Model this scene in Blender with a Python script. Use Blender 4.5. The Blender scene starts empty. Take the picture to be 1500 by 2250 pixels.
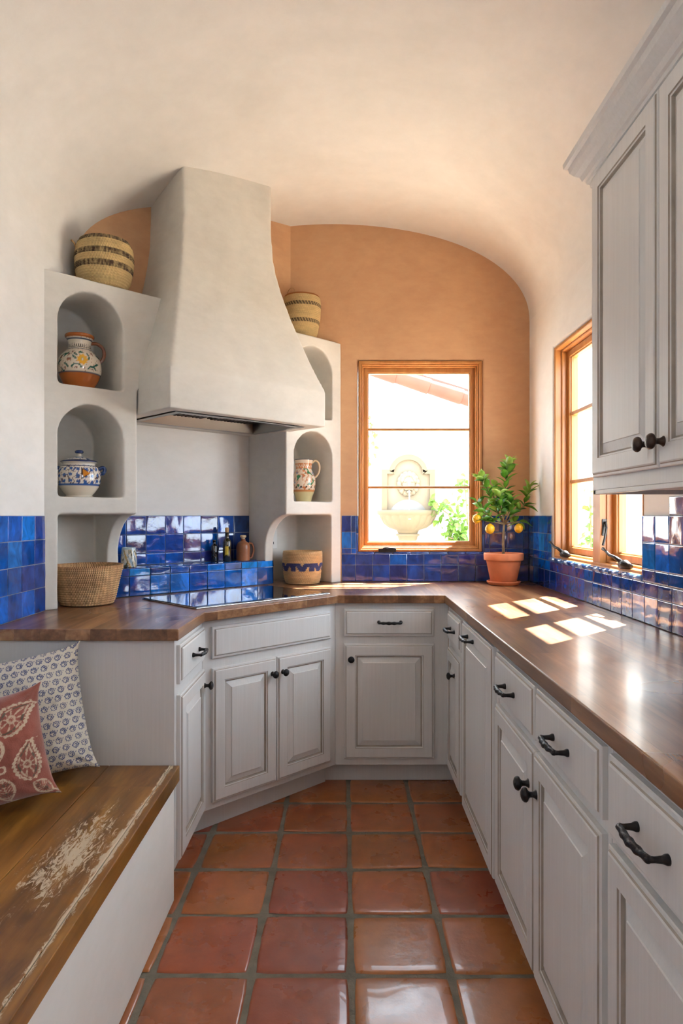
import bpy, bmesh, math, random
from math import sin, cos, pi, radians, sqrt, atan2, hypot, exp
from mathutils import Vector, Matrix, noise
random.seed(7)
C = bpy.context.scene.collection
F = 1460.0; CZ = 1.30; VX = 757.0; VY = 1133.0

def at(px, py, Y):                      # pixel of the photograph at depth Y -> world point
    return Vector(((px-VX)*Y/F, Y, CZ-(py-VY)*Y/F))

# ------------------------------------------------------------------ materials
def S(c):                               # sRGB 0-255 -> linear
    return tuple(((v/255)/12.92 if v/255 <= .04045 else ((v/255+.055)/1.055)**2.4) for v in c)+(1,)

class N:
    def __init__(s, name):
        s.m = bpy.data.materials.new(name); s.m.use_nodes = True
        s.t = s.m.node_tree; s.b = s.t.nodes['Principled BSDF']; s.out = s.t.nodes['Material Output']
    def n(s, typ, **kw):
        nd = s.t.nodes.new(typ)
        for k, v in kw.items():
            if hasattr(nd, k): setattr(nd, k, v)
            else: nd.inputs[k.replace('_', ' ')].default_value = v
        return nd
    def l(s, a, b): s.t.links.new(a, b)
    def coord(s, kind='Object', scale=(1, 1, 1), rot=(0, 0, 0)):
        tc = s.n('ShaderNodeTexCoord'); mp = s.n('ShaderNodeMapping')
        mp.inputs['Scale'].default_value = scale; mp.inputs['Rotation'].default_value = rot
        s.l(tc.outputs[kind], mp.inputs[0]); return mp.outputs[0]
    def noise(s, vec, scale=5, detail=4, rough=.55, dist=0):
        nd = s.n('ShaderNodeTexNoise'); nd.inputs['Scale'].default_value = scale
        nd.inputs['Detail'].default_value = detail; nd.inputs['Roughness'].default_value = rough
        nd.inputs['Distortion'].default_value = dist
        if vec: s.l(vec, nd.inputs['Vector'])
        return nd.outputs['Fac']
    def ramp(s, fac, stops):
        r = s.n('ShaderNodeValToRGB'); e = r.color_ramp.elements
        while len(e) < len(stops): e.new(.5)
        for el, (p, c) in zip(e, stops): el.position = p; el.color = c if len(c) == 4 else tuple(c)+(1,)
        s.l(fac, r.inputs[0]); return r.outputs[0]
    def mix(s, fac, a, b, mode='MIX'):
        m = s.n('ShaderNodeMix', data_type='RGBA', blend_type=mode)
        for i, v in ((0, fac), (6, a), (7, b)):
            if hasattr(v, 'links'): s.l(v, m.inputs[i])
            else: m.inputs[i].default_value = v
        return m.outputs[2]
    def math(s, op, a, b=0, clamp=False):
        m = s.n('ShaderNodeMath', operation=op); m.use_clamp = clamp
        for i, v in ((0, a), (1, b)):
            if hasattr(v, 'links'): s.l(v, m.inputs[i])
            else: m.inputs[i].default_value = v
        return m.outputs[0]
    def bump(s, h, strength=.3, dist=.01, normal=None):
        b = s.n('ShaderNodeBump'); b.inputs['Strength'].default_value = strength; b.inputs['Distance'].default_value = dist
        s.l(h, b.inputs['Height'])
        if normal: s.l(normal, b.inputs['Normal'])
        s.l(b.outputs[0], s.b.inputs['Normal']); return b.outputs[0]
    def set(s, col=None, rough=None, metal=None, coat=None, spec=None):
        for k, v in (('Base Color', col), ('Roughness', rough), ('Metallic', metal), ('Coat Weight', coat), ('Specular IOR Level', spec)):
            if v is None: continue
            if hasattr(v, 'links'): s.l(v, s.b.inputs[k])
            else: s.b.inputs[k].default_value = v
        return s

M = {}
def plaster(name, c1, c2, sc=1.6, rough=.85):
    g = N(name); v = g.coord()
    a = g.noise(v, sc, 5, .6, .6); b = g.noise(g.coord(scale=(1, 1, 2.2)), sc*6, 6, .65)
    f = g.math('ADD', g.math('MULTIPLY', a, .65), g.math('MULTIPLY', b, .35))
    g.set(g.ramp(f, [(.34, c1), (.66, c2)]), rough)
    h = g.math('ADD', g.noise(v, 3.5, 3), g.math('MULTIPLY', g.noise(v, 60, 4), .12))
    g.bump(h, .13, .02); M[name] = g.m
plaster('plaster', S((223, 221, 216)), S((237, 235, 231)))
plaster('plaster_hood', S((202, 199, 191)), S((220, 217, 209)), 2.2)
plaster('terracotta_plaster', S((194, 149, 112)), S((212, 169, 128)), 2.0)
plaster('stucco_white', S((238, 236, 228)), S((248, 246, 240)))

def simple(name, col, rough=.5, metal=0, coat=0, bump=0, bs=40, var=0):
    g = N(name); c = col
    if var:
        c = g.ramp(g.noise(g.coord(), bs*.3, 5), [(.3, tuple(v*(1-var) for v in col[:3])+(1,)), (.7, tuple(min(1, v*(1+var)) for v in col[:3])+(1,))])
    g.set(c, rough, metal, coat)
    if bump: g.bump(g.noise(g.coord(), bs, 4), bump, .004)
    M[name] = g.m; return g
# painted cabinets: brushed off-white with faint vertical streaks
g = N('cabinet_paint'); v = g.coord(scale=(60, 60, 1.6))
g.set(g.ramp(g.noise(v, 2.2, 6, .6), [(.2, S((214, 213, 210))), (.8, S((224, 223, 221)))]), .42)
g.bump(g.noise(v, 5, 3), .06, .004); M['paint'] = g.m
simple('cabinet_glaze', S((168, 158, 146)), .6, var=.2); M['glaze'] = M['cabinet_glaze']
simple('dark_iron', S((46, 45, 46)), .38, .7, bump=.5, bs=160)
simple('bronze_knob', S((70, 60, 54)), .35, .8, bump=.3, bs=160)
simple('terracotta_pot', S((218, 130, 86)), .75, bump=.15, bs=60, var=.1)
simple('soil', S((60, 42, 30)), .95, bump=1, bs=80)
simple('stone', S((104, 92, 70)), .85, bump=.5, bs=14, var=.12)
simple('stone_pale', S((116, 106, 88)), .85, bump=.4, bs=20, var=.08)
simple('roof_clay', S((112, 62, 46)), .8, bump=.3, bs=20, var=.15)
simple('roof_dark', S((92, 74, 64)), .9)
simple('bark', S((140, 118, 88)), .9, bump=.8, bs=90, var=.25)
simple('outlet_plastic', S((226, 226, 222)), .4)
simple('outlet_slot', S((60, 60, 60)), .5)
simple('cork', S((196, 158, 110)), .85, bump=.5, bs=150, var=.2)
simple('paving', S((168, 158, 142)), .9, var=.1)
g = simple('steel', S((120, 116, 110)), .3, 1); g.bump(g.noise(g.coord(scale=(3, 120, 120)), 3, 2), .08, .002)
simple('steel_dark', S((70, 68, 66)), .35, 1)
simple('cooktop_trim', S((190, 190, 190)), .25, 1)
g = simple('cooktop_glass', S((9, 10, 13)), .04, 0, 1)
g = simple('oil_glass', S((44, 38, 12)), .05, 0, 1)
simple('dark_glass', S((14, 13, 14)), .06, 0, 1)
simple('grout_blue', S((138, 150, 172)), .8)
simple('grout_floor', S((124, 118, 104)), .95, bump=.9, bs=70, var=.22)
simple('water', S((214, 224, 228)), .15)

def leafmat(name, c1, c2):
    g = N(name); g.set(g.ramp(g.noise(g.coord(), 28, 2), [(.35, c1), (.65, c2)]), .35)
    tr = g.n('ShaderNodeBsdfTranslucent'); tr.inputs[0].default_value = tuple(min(1, v*1.6) for v in c2[:3])+(1,)
    mx = g.n('ShaderNodeMixShader'); mx.inputs[0].default_value = .3
    g.l(g.b.outputs[0], mx.inputs[1]); g.l(tr.outputs[0], mx.inputs[2]); g.l(mx.outputs[0], g.out.inputs[0])
    M[name] = g.m
leafmat('leaf', S((44, 98, 30)), S((112, 162, 58)))
leafmat('leaf_young', S((112, 158, 60)), S((170, 196, 100)))
leafmat('leaf_garden', S((58, 98, 36)), S((118, 150, 66)))
g = simple('lemon_peel', S((246, 184, 26)), .4, bump=.4, bs=260, var=.06)

# thin clear window pane: transparent with a fresnel reflection
g = N('pane'); t = g.n('ShaderNodeBsdfTransparent'); t.inputs[0].default_value = (.97, .98, .98, 1)
gl = g.n('ShaderNodeBsdfGlossy'); gl.inputs['Roughness'].default_value = .0
fr = g.n('ShaderNodeLayerWeight'); fr.inputs[0].default_value = .5
mx = g.n('ShaderNodeMixShader'); g.l(g.math('ADD', .02, g.math('MULTIPLY', g.math('POWER', fr.outputs['Facing'], 5), .7)), mx.inputs[0]); g.l(t.outputs[0], mx.inputs[1]); g.l(gl.outputs[0], mx.inputs[2])
g.l(mx.outputs[0], g.out.inputs[0]); M['pane'] = g.m

def wood(name, cols, grain='y', plank=.1, rough=.3, coat=.3, seam=.6, sc=1.0, bump=.15, length=1.2):
    g = N(name); tc = g.n('ShaderNodeTexCoord'); sp = g.n('ShaderNodeSeparateXYZ'); g.l(tc.outputs['Object'], sp.inputs[0])
    ax = {'x': 0, 'y': 1, 'z': 2}
    along = sp.outputs[ax[grain]]; across = sp.outputs[{'x': 1, 'y': 0, 'z': 0}[grain]]
    i = g.math('FLOOR', g.math('DIVIDE', across, plank))
    off = g.n('ShaderNodeTexWhiteNoise', noise_dimensions='1D'); g.l(i, off.inputs['W'])
    j = g.math('FLOOR', g.math('ADD', g.math('DIVIDE', along, length), g.math('MULTIPLY', off.outputs['Value'], 7)))
    cid = g.n('ShaderNodeTexWhiteNoise', noise_dimensions='2D'); cb = g.n('ShaderNodeCombineXYZ')
    g.l(i, cb.inputs[0]); g.l(j, cb.inputs[1]); g.l(cb.outputs[0], cid.inputs['Vector'])
    s3 = [14*sc]*3; s3[ax[grain]] = 1.3*sc
    mp = g.n('ShaderNodeMapping'); mp.inputs['Scale'].default_value = s3
    ad = g.n('ShaderNodeVectorMath', operation='ADD'); sc2 = g.n('ShaderNodeVectorMath', operation='SCALE'); sc2.inputs['Scale'].default_value = 5
    g.l(cid.outputs['Color'], sc2.inputs[0]); g.l(tc.outputs['Object'], mp.inputs[0]); g.l(mp.outputs[0], ad.inputs[0]); g.l(sc2.outputs[0], ad.inputs[1])
    n1 = g.noise(ad.outputs[0], 1.6, 7, .6, .25); n2 = g.noise(ad.outputs[0], 6, 4, .5)
    f = g.math('ADD', g.math('MULTIPLY', n1, .72), g.math('MULTIPLY', n2, .16))
    f = g.math('ADD', f, g.math('MULTIPLY', cid.outputs['Value'], .20))
    col = g.ramp(f, cols)
    fx = g.math('FRACT', g.math('DIVIDE', across, plank))
    sm = g.math('LESS_THAN', fx, .0016/plank)
    if seam: col = g.mix(g.math('MULTIPLY', sm, seam), col, tuple(v*.35 for v in cols[0][1][:3])+(1,))
    g.set(col, rough, 0, coat); g.b.inputs['Coat Roughness'].default_value = .12
    g.bump(g.math('SUBTRACT', n2, g.math('MULTIPLY', sm, .6)), bump, .002)
    M[name] = g.m; g.col = col; g.ad = ad.outputs[0]; g.n2 = n2; return g
g = wood('walnut', [(.34, S((80, 50, 32))), (.56, S((134, 92, 60))), (.76, S((186, 140, 96)))], 'y', .085, .3, .25, .35)
g.l(g.ramp(g.noise(g.coord(), 3.5, 1), [(.3, (.26, .26, .26)), (.75, (.40, .40, .40))]), g.b.inputs['Roughness'])
wood('window_wood', [(.3, S((134, 82, 36))), (.55, S((168, 110, 54))), (.8, S((190, 136, 76)))], 'z', 3, .38, .15, 0)
# bench planks: aged brown pine, chipped old white paint toward the front edge
g = wood('bench_wood', [(.28, S((72, 46, 20))), (.5, S((134, 88, 36))), (.78, S((184, 130, 56)))], 'y', 30, .38, .12, 0, .8, .3)
sp = g.n('ShaderNodeSeparateXYZ'); tc = g.n('ShaderNodeTexCoord'); g.l(tc.outputs['Object'], sp.inputs[0])
def band(x, c, w):                       # 1 at c, 0 at c+-w
    return g.math('SUBTRACT', 1, g.math('DIVIDE', g.math('ABSOLUTE', g.math('SUBTRACT', x, c)), w), True)
big = g.noise(g.coord(scale=(1, .5, 1)), 5, 3); fine = g.noise(g.coord(scale=(52, 13, 26)), 1.3, 9, .78, 1.2)
edge = g.math('MULTIPLY', band(sp.outputs[0], -.010, .017), .33)
patch = g.math('MULTIPLY', g.math('MULTIPLY', band(sp.outputs[0], -.10, .16), band(sp.outputs[1], -.62, .60)), .37)
patch = g.math('ADD', patch, g.math('MULTIPLY', g.math('SUBTRACT', big, .5), .32))
wear = g.math('ADD', g.math('ADD', edge, patch), fine)
mask = g.ramp(wear, [(.74, (0, 0, 0)), (.80, (1, 1, 1))])
dark = g.ramp(g.noise(g.coord(scale=(2.5, .9, 1)), 3.1, 4, .6, .8), [(.3, (.42, .42, .42)), (.56, (1.0, 1.0, 1.0))])
col = g.mix(1.0, g.col, dark, 'MULTIPLY')
vk = g.n('ShaderNodeTexVoronoi'); vk.inputs['Scale'].default_value = 1.0
g.l(g.coord(scale=(4.6, 2.4, .01)), vk.inputs['Vector'])
kn = g.ramp(vk.outputs['Distance'], [(.045, (1, 1, 1)), (.12, (0, 0, 0))])
col = g.mix(g.math('MULTIPLY', kn, .8), col, S((44, 22, 8)))
g.set(g.mix(g.math('MULTIPLY', mask, .85), col, S((206, 188, 160))))
g.l(g.math('ADD', .34, g.math('MULTIPLY', mask, .4)), g.b.inputs['Roughness'])

def vcol(name, rough=.4, coat=0, bump=0, bs=60, streak=0, sheen=0, dist_=1.5):
    g = N(name); a = g.n('ShaderNodeVertexColor', layer_name='col'); c = a.outputs[0]
    if streak:
        n_ = g.noise(g.coord(scale=(1, 1, .7)), 16, 6, .6, dist_)
        c = g.mix(1.0, c, g.ramp(n_, [(.28, (1-streak,)*3), (.72, (1+streak*.9,)*3)]), 'MULTIPLY')
    g.set(c, rough, 0, coat)
    if bump: g.bump(g.noise(g.coord(), bs, 4), bump, .003)
    if sheen: g.b.inputs['Sheen Weight'].default_value = sheen
    M[name] = g.m; return g
vcol('zellige', .07, .6, .22, 26, .5)
g = vcol('saltillo', .34, .25, .0, 30, .16, 0, .15)
sa = g.noise(g.coord(), 9, 5, .6); sb = g.noise(g.coord(), 38, 3)
g.bump(g.math('ADD', sa, g.math('MULTIPLY', sb, .22)), .28, .008)
g.l(g.ramp(g.noise(g.coord(), 7, 4), [(.3, (.2,)*3), (.7, (.42,)*3)]), g.b.inputs['Roughness'])
vcol('painted_pottery', .16, .4, .05, 90)
vcol('linen', .9, 0, .5, 420, 0, .15)
vcol('velvet', .85, 0, .4, 300, .12, .5)
# coiled basket: colours of the weave, bump of the stitches
g = vcol('basket_weave', .75)
uv = g.n('ShaderNodeUVMap'); sp = g.n('ShaderNodeSeparateXYZ'); g.l(uv.outputs[0], sp.inputs[0])
st = g.math('SINE', g.math('ADD', g.math('MULTIPLY', sp.outputs[0], 2*pi*120), g.math('MULTIPLY', g.math('FLOOR', g.math('MULTIPLY', sp.outputs[1], 1)), 2.1)))
g.bump(st, .8, .0022)
a = g.t.nodes['Color Attribute'] if 'Color Attribute' in g.t.nodes else [n_ for n_ in g.t.nodes if n_.bl_idname == 'ShaderNodeVertexColor'][0]
c = g.mix(1.0, a.outputs[0], g.ramp(g.math('ADD', g.math('MULTIPLY', st, .5), .5), [(0, (.72,)*3), (.8, (1.12,)*3)]), 'MULTIPLY')
g.set(c)

# ------------------------------------------------------------------ mesh helpers
def link(name, me, mat=None, parent=None, smooth=False, bevel=0, seg=2):
    o = bpy.data.objects.new(name, me); C.objects.link(o)
    if mat is not None:
        for mm in (mat if isinstance(mat, (list, tuple)) else [mat]): me.materials.append(M[mm] if isinstance(mm, str) else mm)
    if parent: o.parent = parent
    if smooth: me.polygons.foreach_set('use_smooth', [True]*len(me.polygons))
    if bevel:
        b = o.modifiers.new('Bevel', 'BEVEL'); b.width = bevel; b.segments = seg; b.limit_method = 'ANGLE'; b.angle_limit = radians(40)
    return o
class MB:
    def __init__(s): s.v = []; s.f = []; s.mi = []; s.c = []; s.uv = None
    def add(s, verts, faces, mi=0, col=None):
        b = len(s.v); s.v += [tuple(p) for p in verts]; s.f += [tuple(b+i for i in f) for f in faces]; s.mi += [mi]*len(faces)
        if col is not None: s.c += ([col]*len(verts) if isinstance(col[0], (int, float)) else list(col))
    def box(s, x0, x1, y0, y1, z0, z1, mi=0):
        s.add([(x0, y0, z0), (x1, y0, z0), (x1, y1, z0), (x0, y1, z0), (x0, y0, z1), (x1, y0, z1), (x1, y1, z1), (x0, y1, z1)],
              [(0, 3, 2, 1), (4, 5, 6, 7), (0, 1, 5, 4), (1, 2, 6, 5), (2, 3, 7, 6), (3, 0, 4, 7)], mi)
    def prism(s, pts, z0, z1, mi=0):     # polygon in plan, counter-clockwise
        n = len(pts); s.add([(x, y, z0) for x, y in pts]+[(x, y, z1) for x, y in pts],
              [tuple(range(n))[::-1], tuple(range(n, 2*n))]+[(i, (i+1) % n, n+(i+1) % n, n+i) for i in range(n)], mi)
    def rings(s, x0, z0, x1, z1, prof, close=True, mis=None):   # concentric rectangles: prof = (inset, y)
        base = len(s.v); n = len(prof)
        for d, y in prof: s.v += [(x0+d, y, z0+d), (x1-d, y, z0+d), (x1-d, y, z1-d), (x0+d, y, z1-d)]
        for k in range(n-1):
            for i in range(4):
                a = base+4*k+i; b = base+4*k+(i+1) % 4
                s.f.append((a, b, b+4, a+4)); s.mi.append(mis[k] if mis else 0)
        if close:
            s.f.append(tuple(base+4*(n-1)+i for i in range(4))); s.mi.append(0)
            s.f.append((base+3, base+2, base+1, base)); s.mi.append(0)
        else:
            for i in range(4):
                a = base+i; b = base+(i+1) % 4; c = base+4*(n-1)
                s.f.append((c+i, c+(i+1) % 4, b, a)); s.mi.append(0)
    def frame(s, x0, x1, z0, z1, w, y0, y1, ch=.003):           # picture-frame bar, chamfered front edges
        s.rings(x0, z0, x1, z1, [(0, y1), (0, y0+ch), (ch, y0), (w-ch, y0), (w, y0+ch), (w, y1)], close=False)
    def tube(s, pts, rad, seg=10, cap=True, twist=None):
        pts = [Vector(p) for p in pts]; n = len(pts); base = len(s.v); up = None
        rad = rad if isinstance(rad, (list, tuple)) else [rad]*n
        for i, p in enumerate(pts):
            t = (pts[min(i+1, n-1)]-pts[max(i-1, 0)]).normalized()
            if up is None: up = t.orthogonal().normalized()
            up = (up-t*up.dot(t)).normalized(); w = t.cross(up)
            for k in range(seg):
                a = 2*pi*k/seg; r = rad[i]
                if twist: r *= 1+.16*cos(2*(a+twist*i))
                s.v.append(tuple(p+up*cos(a)*r+w*sin(a)*r))
        for i in range(n-1):
            for k in range(seg):
                a = base+i*seg+k; b = base+i*seg+(k+1) % seg
                s.f.append((a, b, b+seg, a+seg)); s.mi.append(0)
        if cap:
            s.f.append(tuple(base+k for k in range(seg))[::-1]); s.f.append(tuple(base+(n-1)*seg+k for k in range(seg))); s.mi += [0, 0]
    def build(s, name, mat, parent=None, smooth=False, bevel=0, seg=2, recalc=True):
        me = bpy.data.meshes.new(name); me.from_pydata(s.v, [], s.f)
        for p, m_ in zip(me.polygons, s.mi): p.material_index = m_
        if s.c:
            a = me.color_attributes.new('col', 'FLOAT_COLOR', 'POINT')
            a.data.foreach_set('color', [x for c in s.c for x in (c[0], c[1], c[2], 1.0)])
        if s.uv:
            u = me.uv_layers.new(name='UVMap')
            u.data.foreach_set('uv', [x for lp in me.loops for x in s.uv[lp.vertex_index]])
        if recalc:
            bm = bmesh.new(); bm.from_mesh(me); bmesh.ops.recalc_face_normals(bm, faces=bm.faces); bm.to_mesh(me); bm.free()
        return link(name, me, mat, parent, smooth, bevel, seg)

def lathe(name, prof, mat, parent=None, seg=48, paint=None, loc=(0, 0, 0), coil=None, wob=0, axis='z'):
    m = MB(); n = len(prof)
    for i, (r, z) in enumerate(prof):
        for k in range(seg+1):
            a = 2*pi*k/seg - pi/2
            rr = r*(1+wob*noise.noise(Vector((cos(a)*1.3, sin(a)*1.3, z*8))))
            x, y, zz = cos(a)*rr, sin(a)*rr, z
            if axis == 'y': x, y, zz = x, -z, y
            m.v.append((x+loc[0], y+loc[1], zz+loc[2]))
            if paint: m.c.append(paint((a+pi/2+pi) % (2*pi)-pi, z, i, r))
    for i in range(n-1):
        for k in range(seg):
            a = i*(seg+1)+k; m.f.append((a, a+1, a+seg+2, a+seg+1)); m.mi.append(0)
    m.uv = [(k/seg, (coil[i] if coil else i/n)) for i in range(n) for k in range(seg+1)]
    return m.build(name, mat, parent, True, recalc=False if axis == 'z' else True)

def smoothprof(pts, sub=6):              # Catmull-Rom through profile points
    out = []
    for i in range(len(pts)-1):
        p0, p1, p2, p3 = pts[max(i-1, 0)], pts[i], pts[i+1], pts[min(i+2, len(pts)-1)]
        for k in range(sub):
            t = k/sub
            out.append(tuple(.5*((2*p1[j])+(-p0[j]+p2[j])*t+(2*p0[j]-5*p1[j]+4*p2[j]-p3[j])*t*t+(-p0[j]+3*p1[j]-3*p2[j]+p3[j])*t**3) for j in (0, 1)))
    out.append(tuple(pts[-1])); return out

def thing(name, label, cat, loc=(0, 0, 0), rz=0, group=None):
    o = bpy.data.objects.new(name, None); C.objects.link(o); o.location = loc; o.rotation_euler = (0, 0, rz)
    o.empty_display_size = .05; tag(o, label, cat, group); return o
def tag(o, label=None, cat=None, group=None, kind=None):
    if label: o['label'] = label
    if cat: o['category'] = cat
    if group: o['group'] = group
    if kind: o['kind'] = kind
    return o
def struct(o, label=None, cat=None): o['kind'] = 'structure'; return tag(o, label, cat)

def bake(o):                             # apply the modifiers of o
    dg = bpy.context.evaluated_depsgraph_get(); dg.update()
    me = bpy.data.meshes.new_from_object(o.evaluated_get(dg)); o.modifiers.clear()
    me.name = o.name; o.data = me; return o
def carve(o, cutters, voxel=.007, its=5, amp=.0012):
    for c in cutters:
        b = o.modifiers.new('b', 'BOOLEAN'); b.operation = 'DIFFERENCE'; b.object = c; b.solver = 'EXACT'
    bake(o)
    for c in cutters: bpy.data.objects.remove(c, do_unlink=True)
    r = o.modifiers.new('r', 'REMESH'); r.mode = 'VOXEL'; r.voxel_size = voxel; r.use_smooth_shade = True
    s_ = o.modifiers.new('s', 'SMOOTH'); s_.iterations = its; s_.factor = .5
    bake(o)
    nn_ = [v.normal.copy() for v in o.data.vertices]; cc_ = [v.co.copy() for v in o.data.vertices]
    o.data.vertices.foreach_set('co', [x for c_, n_ in zip(cc_, nn_) for x in (c_+n_*(amp*noise.noise(c_*9)*2))]); o.data.update()
    o.data.polygons.foreach_set('use_smooth', [True]*len(o.data.polygons)); return o

def slab(name, xs, zs, hole, y0, y1, mat, loc, rz, bevel=.012):
    """wall in local x-z cells, front at y0; hole(i,j) -> True when the cell is open"""
    V = {}; m = MB()
    def vid(i, j, k):
        if (i, j, k) not in V: V[(i, j, k)] = len(m.v); m.v.append((xs[i], (y0, y1)[k], zs[j]))
        return V[(i, j, k)]
    nx, nz = len(xs)-1, len(zs)-1
    full = lambda i, j: 0 <= i < nx and 0 <= j < nz and not hole(i, j)
    for i in range(nx):
        for j in range(nz):
            if not full(i, j): continue
            m.f.append((vid(i, j, 0), vid(i+1, j, 0), vid(i+1, j+1, 0), vid(i, j+1, 0)))
            m.f.append((vid(i, j, 1), vid(i, j+1, 1), vid(i+1, j+1, 1), vid(i+1, j, 1)))
            for di, dj, a, b in ((-1, 0, (0, 0), (0, 1)), (1, 0, (1, 1), (1, 0)), (0, -1, (1, 0), (0, 0)), (0, 1, (0, 1), (1, 1))):
                if not full(i+di, j+dj):
                    A = (i+a[0], j+a[1]); B = (i+b[0], j+b[1])
                    m.f.append((vid(*A, 0), vid(*B, 0), vid(*B, 1), vid(*A, 1)))
    m.mi = [0]*len(m.f)
    o = m.build(name, mat, None, False, bevel, 4); o.location = loc; o.rotation_euler = (0, 0, rz)
    return struct(o)

# ------------------------------------------------------------------ the shell
LX, RX, BY = -1.20, 1.065, 3.83
A0 = Vector((-1.2, 2.655, 0)); DU = Vector((.7131, .7011, 0)).normalized(); RD = atan2(DU.y, DU.x)
DN = Vector((-DU.y, DU.x, 0))            # into the corner
def dg_(t, D, z=0): return A0+DU*t+DN*D+Vector((0, 0, z))
FRONTY = -1.6

# walls
struct(slab('wall_back', [-.42, -.03, .076, .793, 1.17], [0, 1.088, 2.196, 2.27, 3.15],
     lambda i, j: (i == 2 and j == 1) or (i == 0 and j < 3), 0, .2, 'terracotta_plaster', (0, BY, 0), 0))
# right wall, local x = -Y from Y=4.03
xr = lambda Y: 4.03-Y
slab('wall_right', [0, xr(3.40), xr(2.375), xr(.35), xr(-.45), xr(FRONTY)], [0, 1.078, 1.45, 2.162, 2.60], lambda i, j: (i == 1 and j in (1, 2)) or (i == 3 and j == 2), 0, .11, 'plaster', (RX, 4.03, 0), -pi/2)  # rear opening, behind the camera, is added to admit fill light
m = MB(); m.box(LX-.3, LX, FRONTY, 2.66, 0, 2.60); m.box(LX-.3, LX, 2.6601, 3.15, 2.27, 2.60)
struct(m.build('wall_left', 'plaster'))
slab('wall_front', [-1.5, -.35, .45, 1.35], [0, .9, 2.1, 3.15], lambda i, j: False, 0, .2, 'plaster', (0, FRONTY-.2, 0), 0, 0)
# vault
m = MB(); ca = (RX+LX)/2; a = (RX-LX)/2; nT, nY = 72, 60; prof = []
for i in range(nT+1):
    th = -pi/2+pi*i/nT
    prof.append((ca+(a-.0006)*sin(th), 2.42+.56*max(cos(th), 0)**(2/2.2)))
for j in range(nY+1):
    Y = FRONTY-.2+(4.03-FRONTY+.2)*j/nY
    for (x, z) in prof:
        w = .006*noise.noise(Vector((x*1.3, Y*1.3, z)))
        m.v.append((x+(0 if abs(x-ca) > a-.02 else w), Y, z+w*.8*(1 if z > 2.5 else 0)))
n = len(prof)
for j in range(nY):
    for i in range(n-1):
        q = j*n+i; m.f.append((q, q+1, q+n+1, q+n))
m.mi = [0]*len(m.f)
o = m.build('ceiling', 'plaster', None, True); sd = o.modifiers.new('s', 'SOLIDIFY'); sd.thickness = .22; sd.offset = 1; sd.use_rim = False
me = o.data
if me.polygons[len(me.polygons)//2].normal.z < 0: me.flip_normals()
struct(o)
# floor: grout bed and hand-made clay tiles in one mesh
m = MB(); m.box(-1.5, 1.35, FRONTY-.2, 4.1, -.08, -.006)
struct(m.build('floor', 'grout_floor'))
def rc(c, v=.1): return tuple(max(0, min(1, x*(1+random.uniform(-v, v)))) for x in c[:3])
m = MB(); P = .2832
pal = [S((164, 96, 54)), S((160, 86, 52)), S((152, 78, 52)), S((170, 104, 58)), S((164, 98, 54)), S((148, 76, 52))]
for a_ in range(-4, 4):
    for b_ in range(-13, 7):
        x0 = .018+a_*.2828+.0085; y0 = 2.167+b_*P+.0085; w = .2828-.017; h = P-.017
        if x0 > .62 or x0+w < -.8 or y0 > 3.4 or y0+h < FRONTY+.05: continue
        jx = random.uniform(-.003, .003); jy = random.uniform(-.003, .003); tl = random.uniform(-.0016, .0016); tk = random.uniform(-.0016, .0016)
        G = 14; vs = []; fs = []; base = rc(random.choice(pal), .06); cs = []
        gp = [0, .003/w, .009/w]; gp = gp+[gp[2]+(1-2*gp[2])*(q-2)/(G-4) for q in range(3, G-2)]+[1-x for x in gp[::-1]]
        for j in range(G+1):
            for i in range(G+1):
                u = gp[i]*2-1; v = gp[j]*2-1
                # rounded outline
                uu = u*(1-.035*v*v*v*v); vv = v*(1-.035*u**4)
                e = max(abs(u), abs(v))
                z = -.001-(.004 if e > .999 else (.0012 if e > .96 else 0))-.0008*e**8
                X = x0+w/2+jx+uu*w/2; Yy = y0+h/2+jy+vv*h/2
                if e > .99: X += .0022*noise.noise(Vector((X*30, Yy*30, 1))); Yy += .0022*noise.noise(Vector((X*30, Yy*30, 7)))
                z += tl*u+tk*v+.0012*noise.noise(Vector((X*7, Yy*7, 3)))
                vs.append((X, Yy, z)); f_ = 1+.16*noise.noise(Vector((X*5, Yy*5, a_*9.1+b_)))-(.10 if e > .99 else 0)
                g_ = noise.noise(Vector((X*4+9, Yy*4, a_+b_*3.3)))
                cs.append((base[0]*f_, base[1]*f_*(1+.16*g_), base[2]*f_*(1-.1*g_)))
        fs = [(j*(G+1)+i, j*(G+1)+i+1, (j+1)*(G+1)+i+1, (j+1)*(G+1)+i) for j in range(G) for i in range(G)]
        m.add(vs, fs, 0, cs)
o = m.build('floor_tiles', 'saltillo', None, True, recalc=False); o.name = 'floor'; struct(o)

# corner: recess back, shelf deck and the terracotta wall above
m = MB(); m.box(.36, 1.29, .33, .40, .925, 1.80)
o = m.build('wall_recess', 'plaster', None); o.location = A0; o.rotation_euler = (0, 0, RD); struct(o)
m = MB(); m.box(.10, 1.60, .215, .36, 2.275, 3.0)
o = m.build('wall_corner', 'terracotta_plaster', None); o.location = A0; o.rotation_euler = (0, 0, RD); struct(o)

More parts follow.
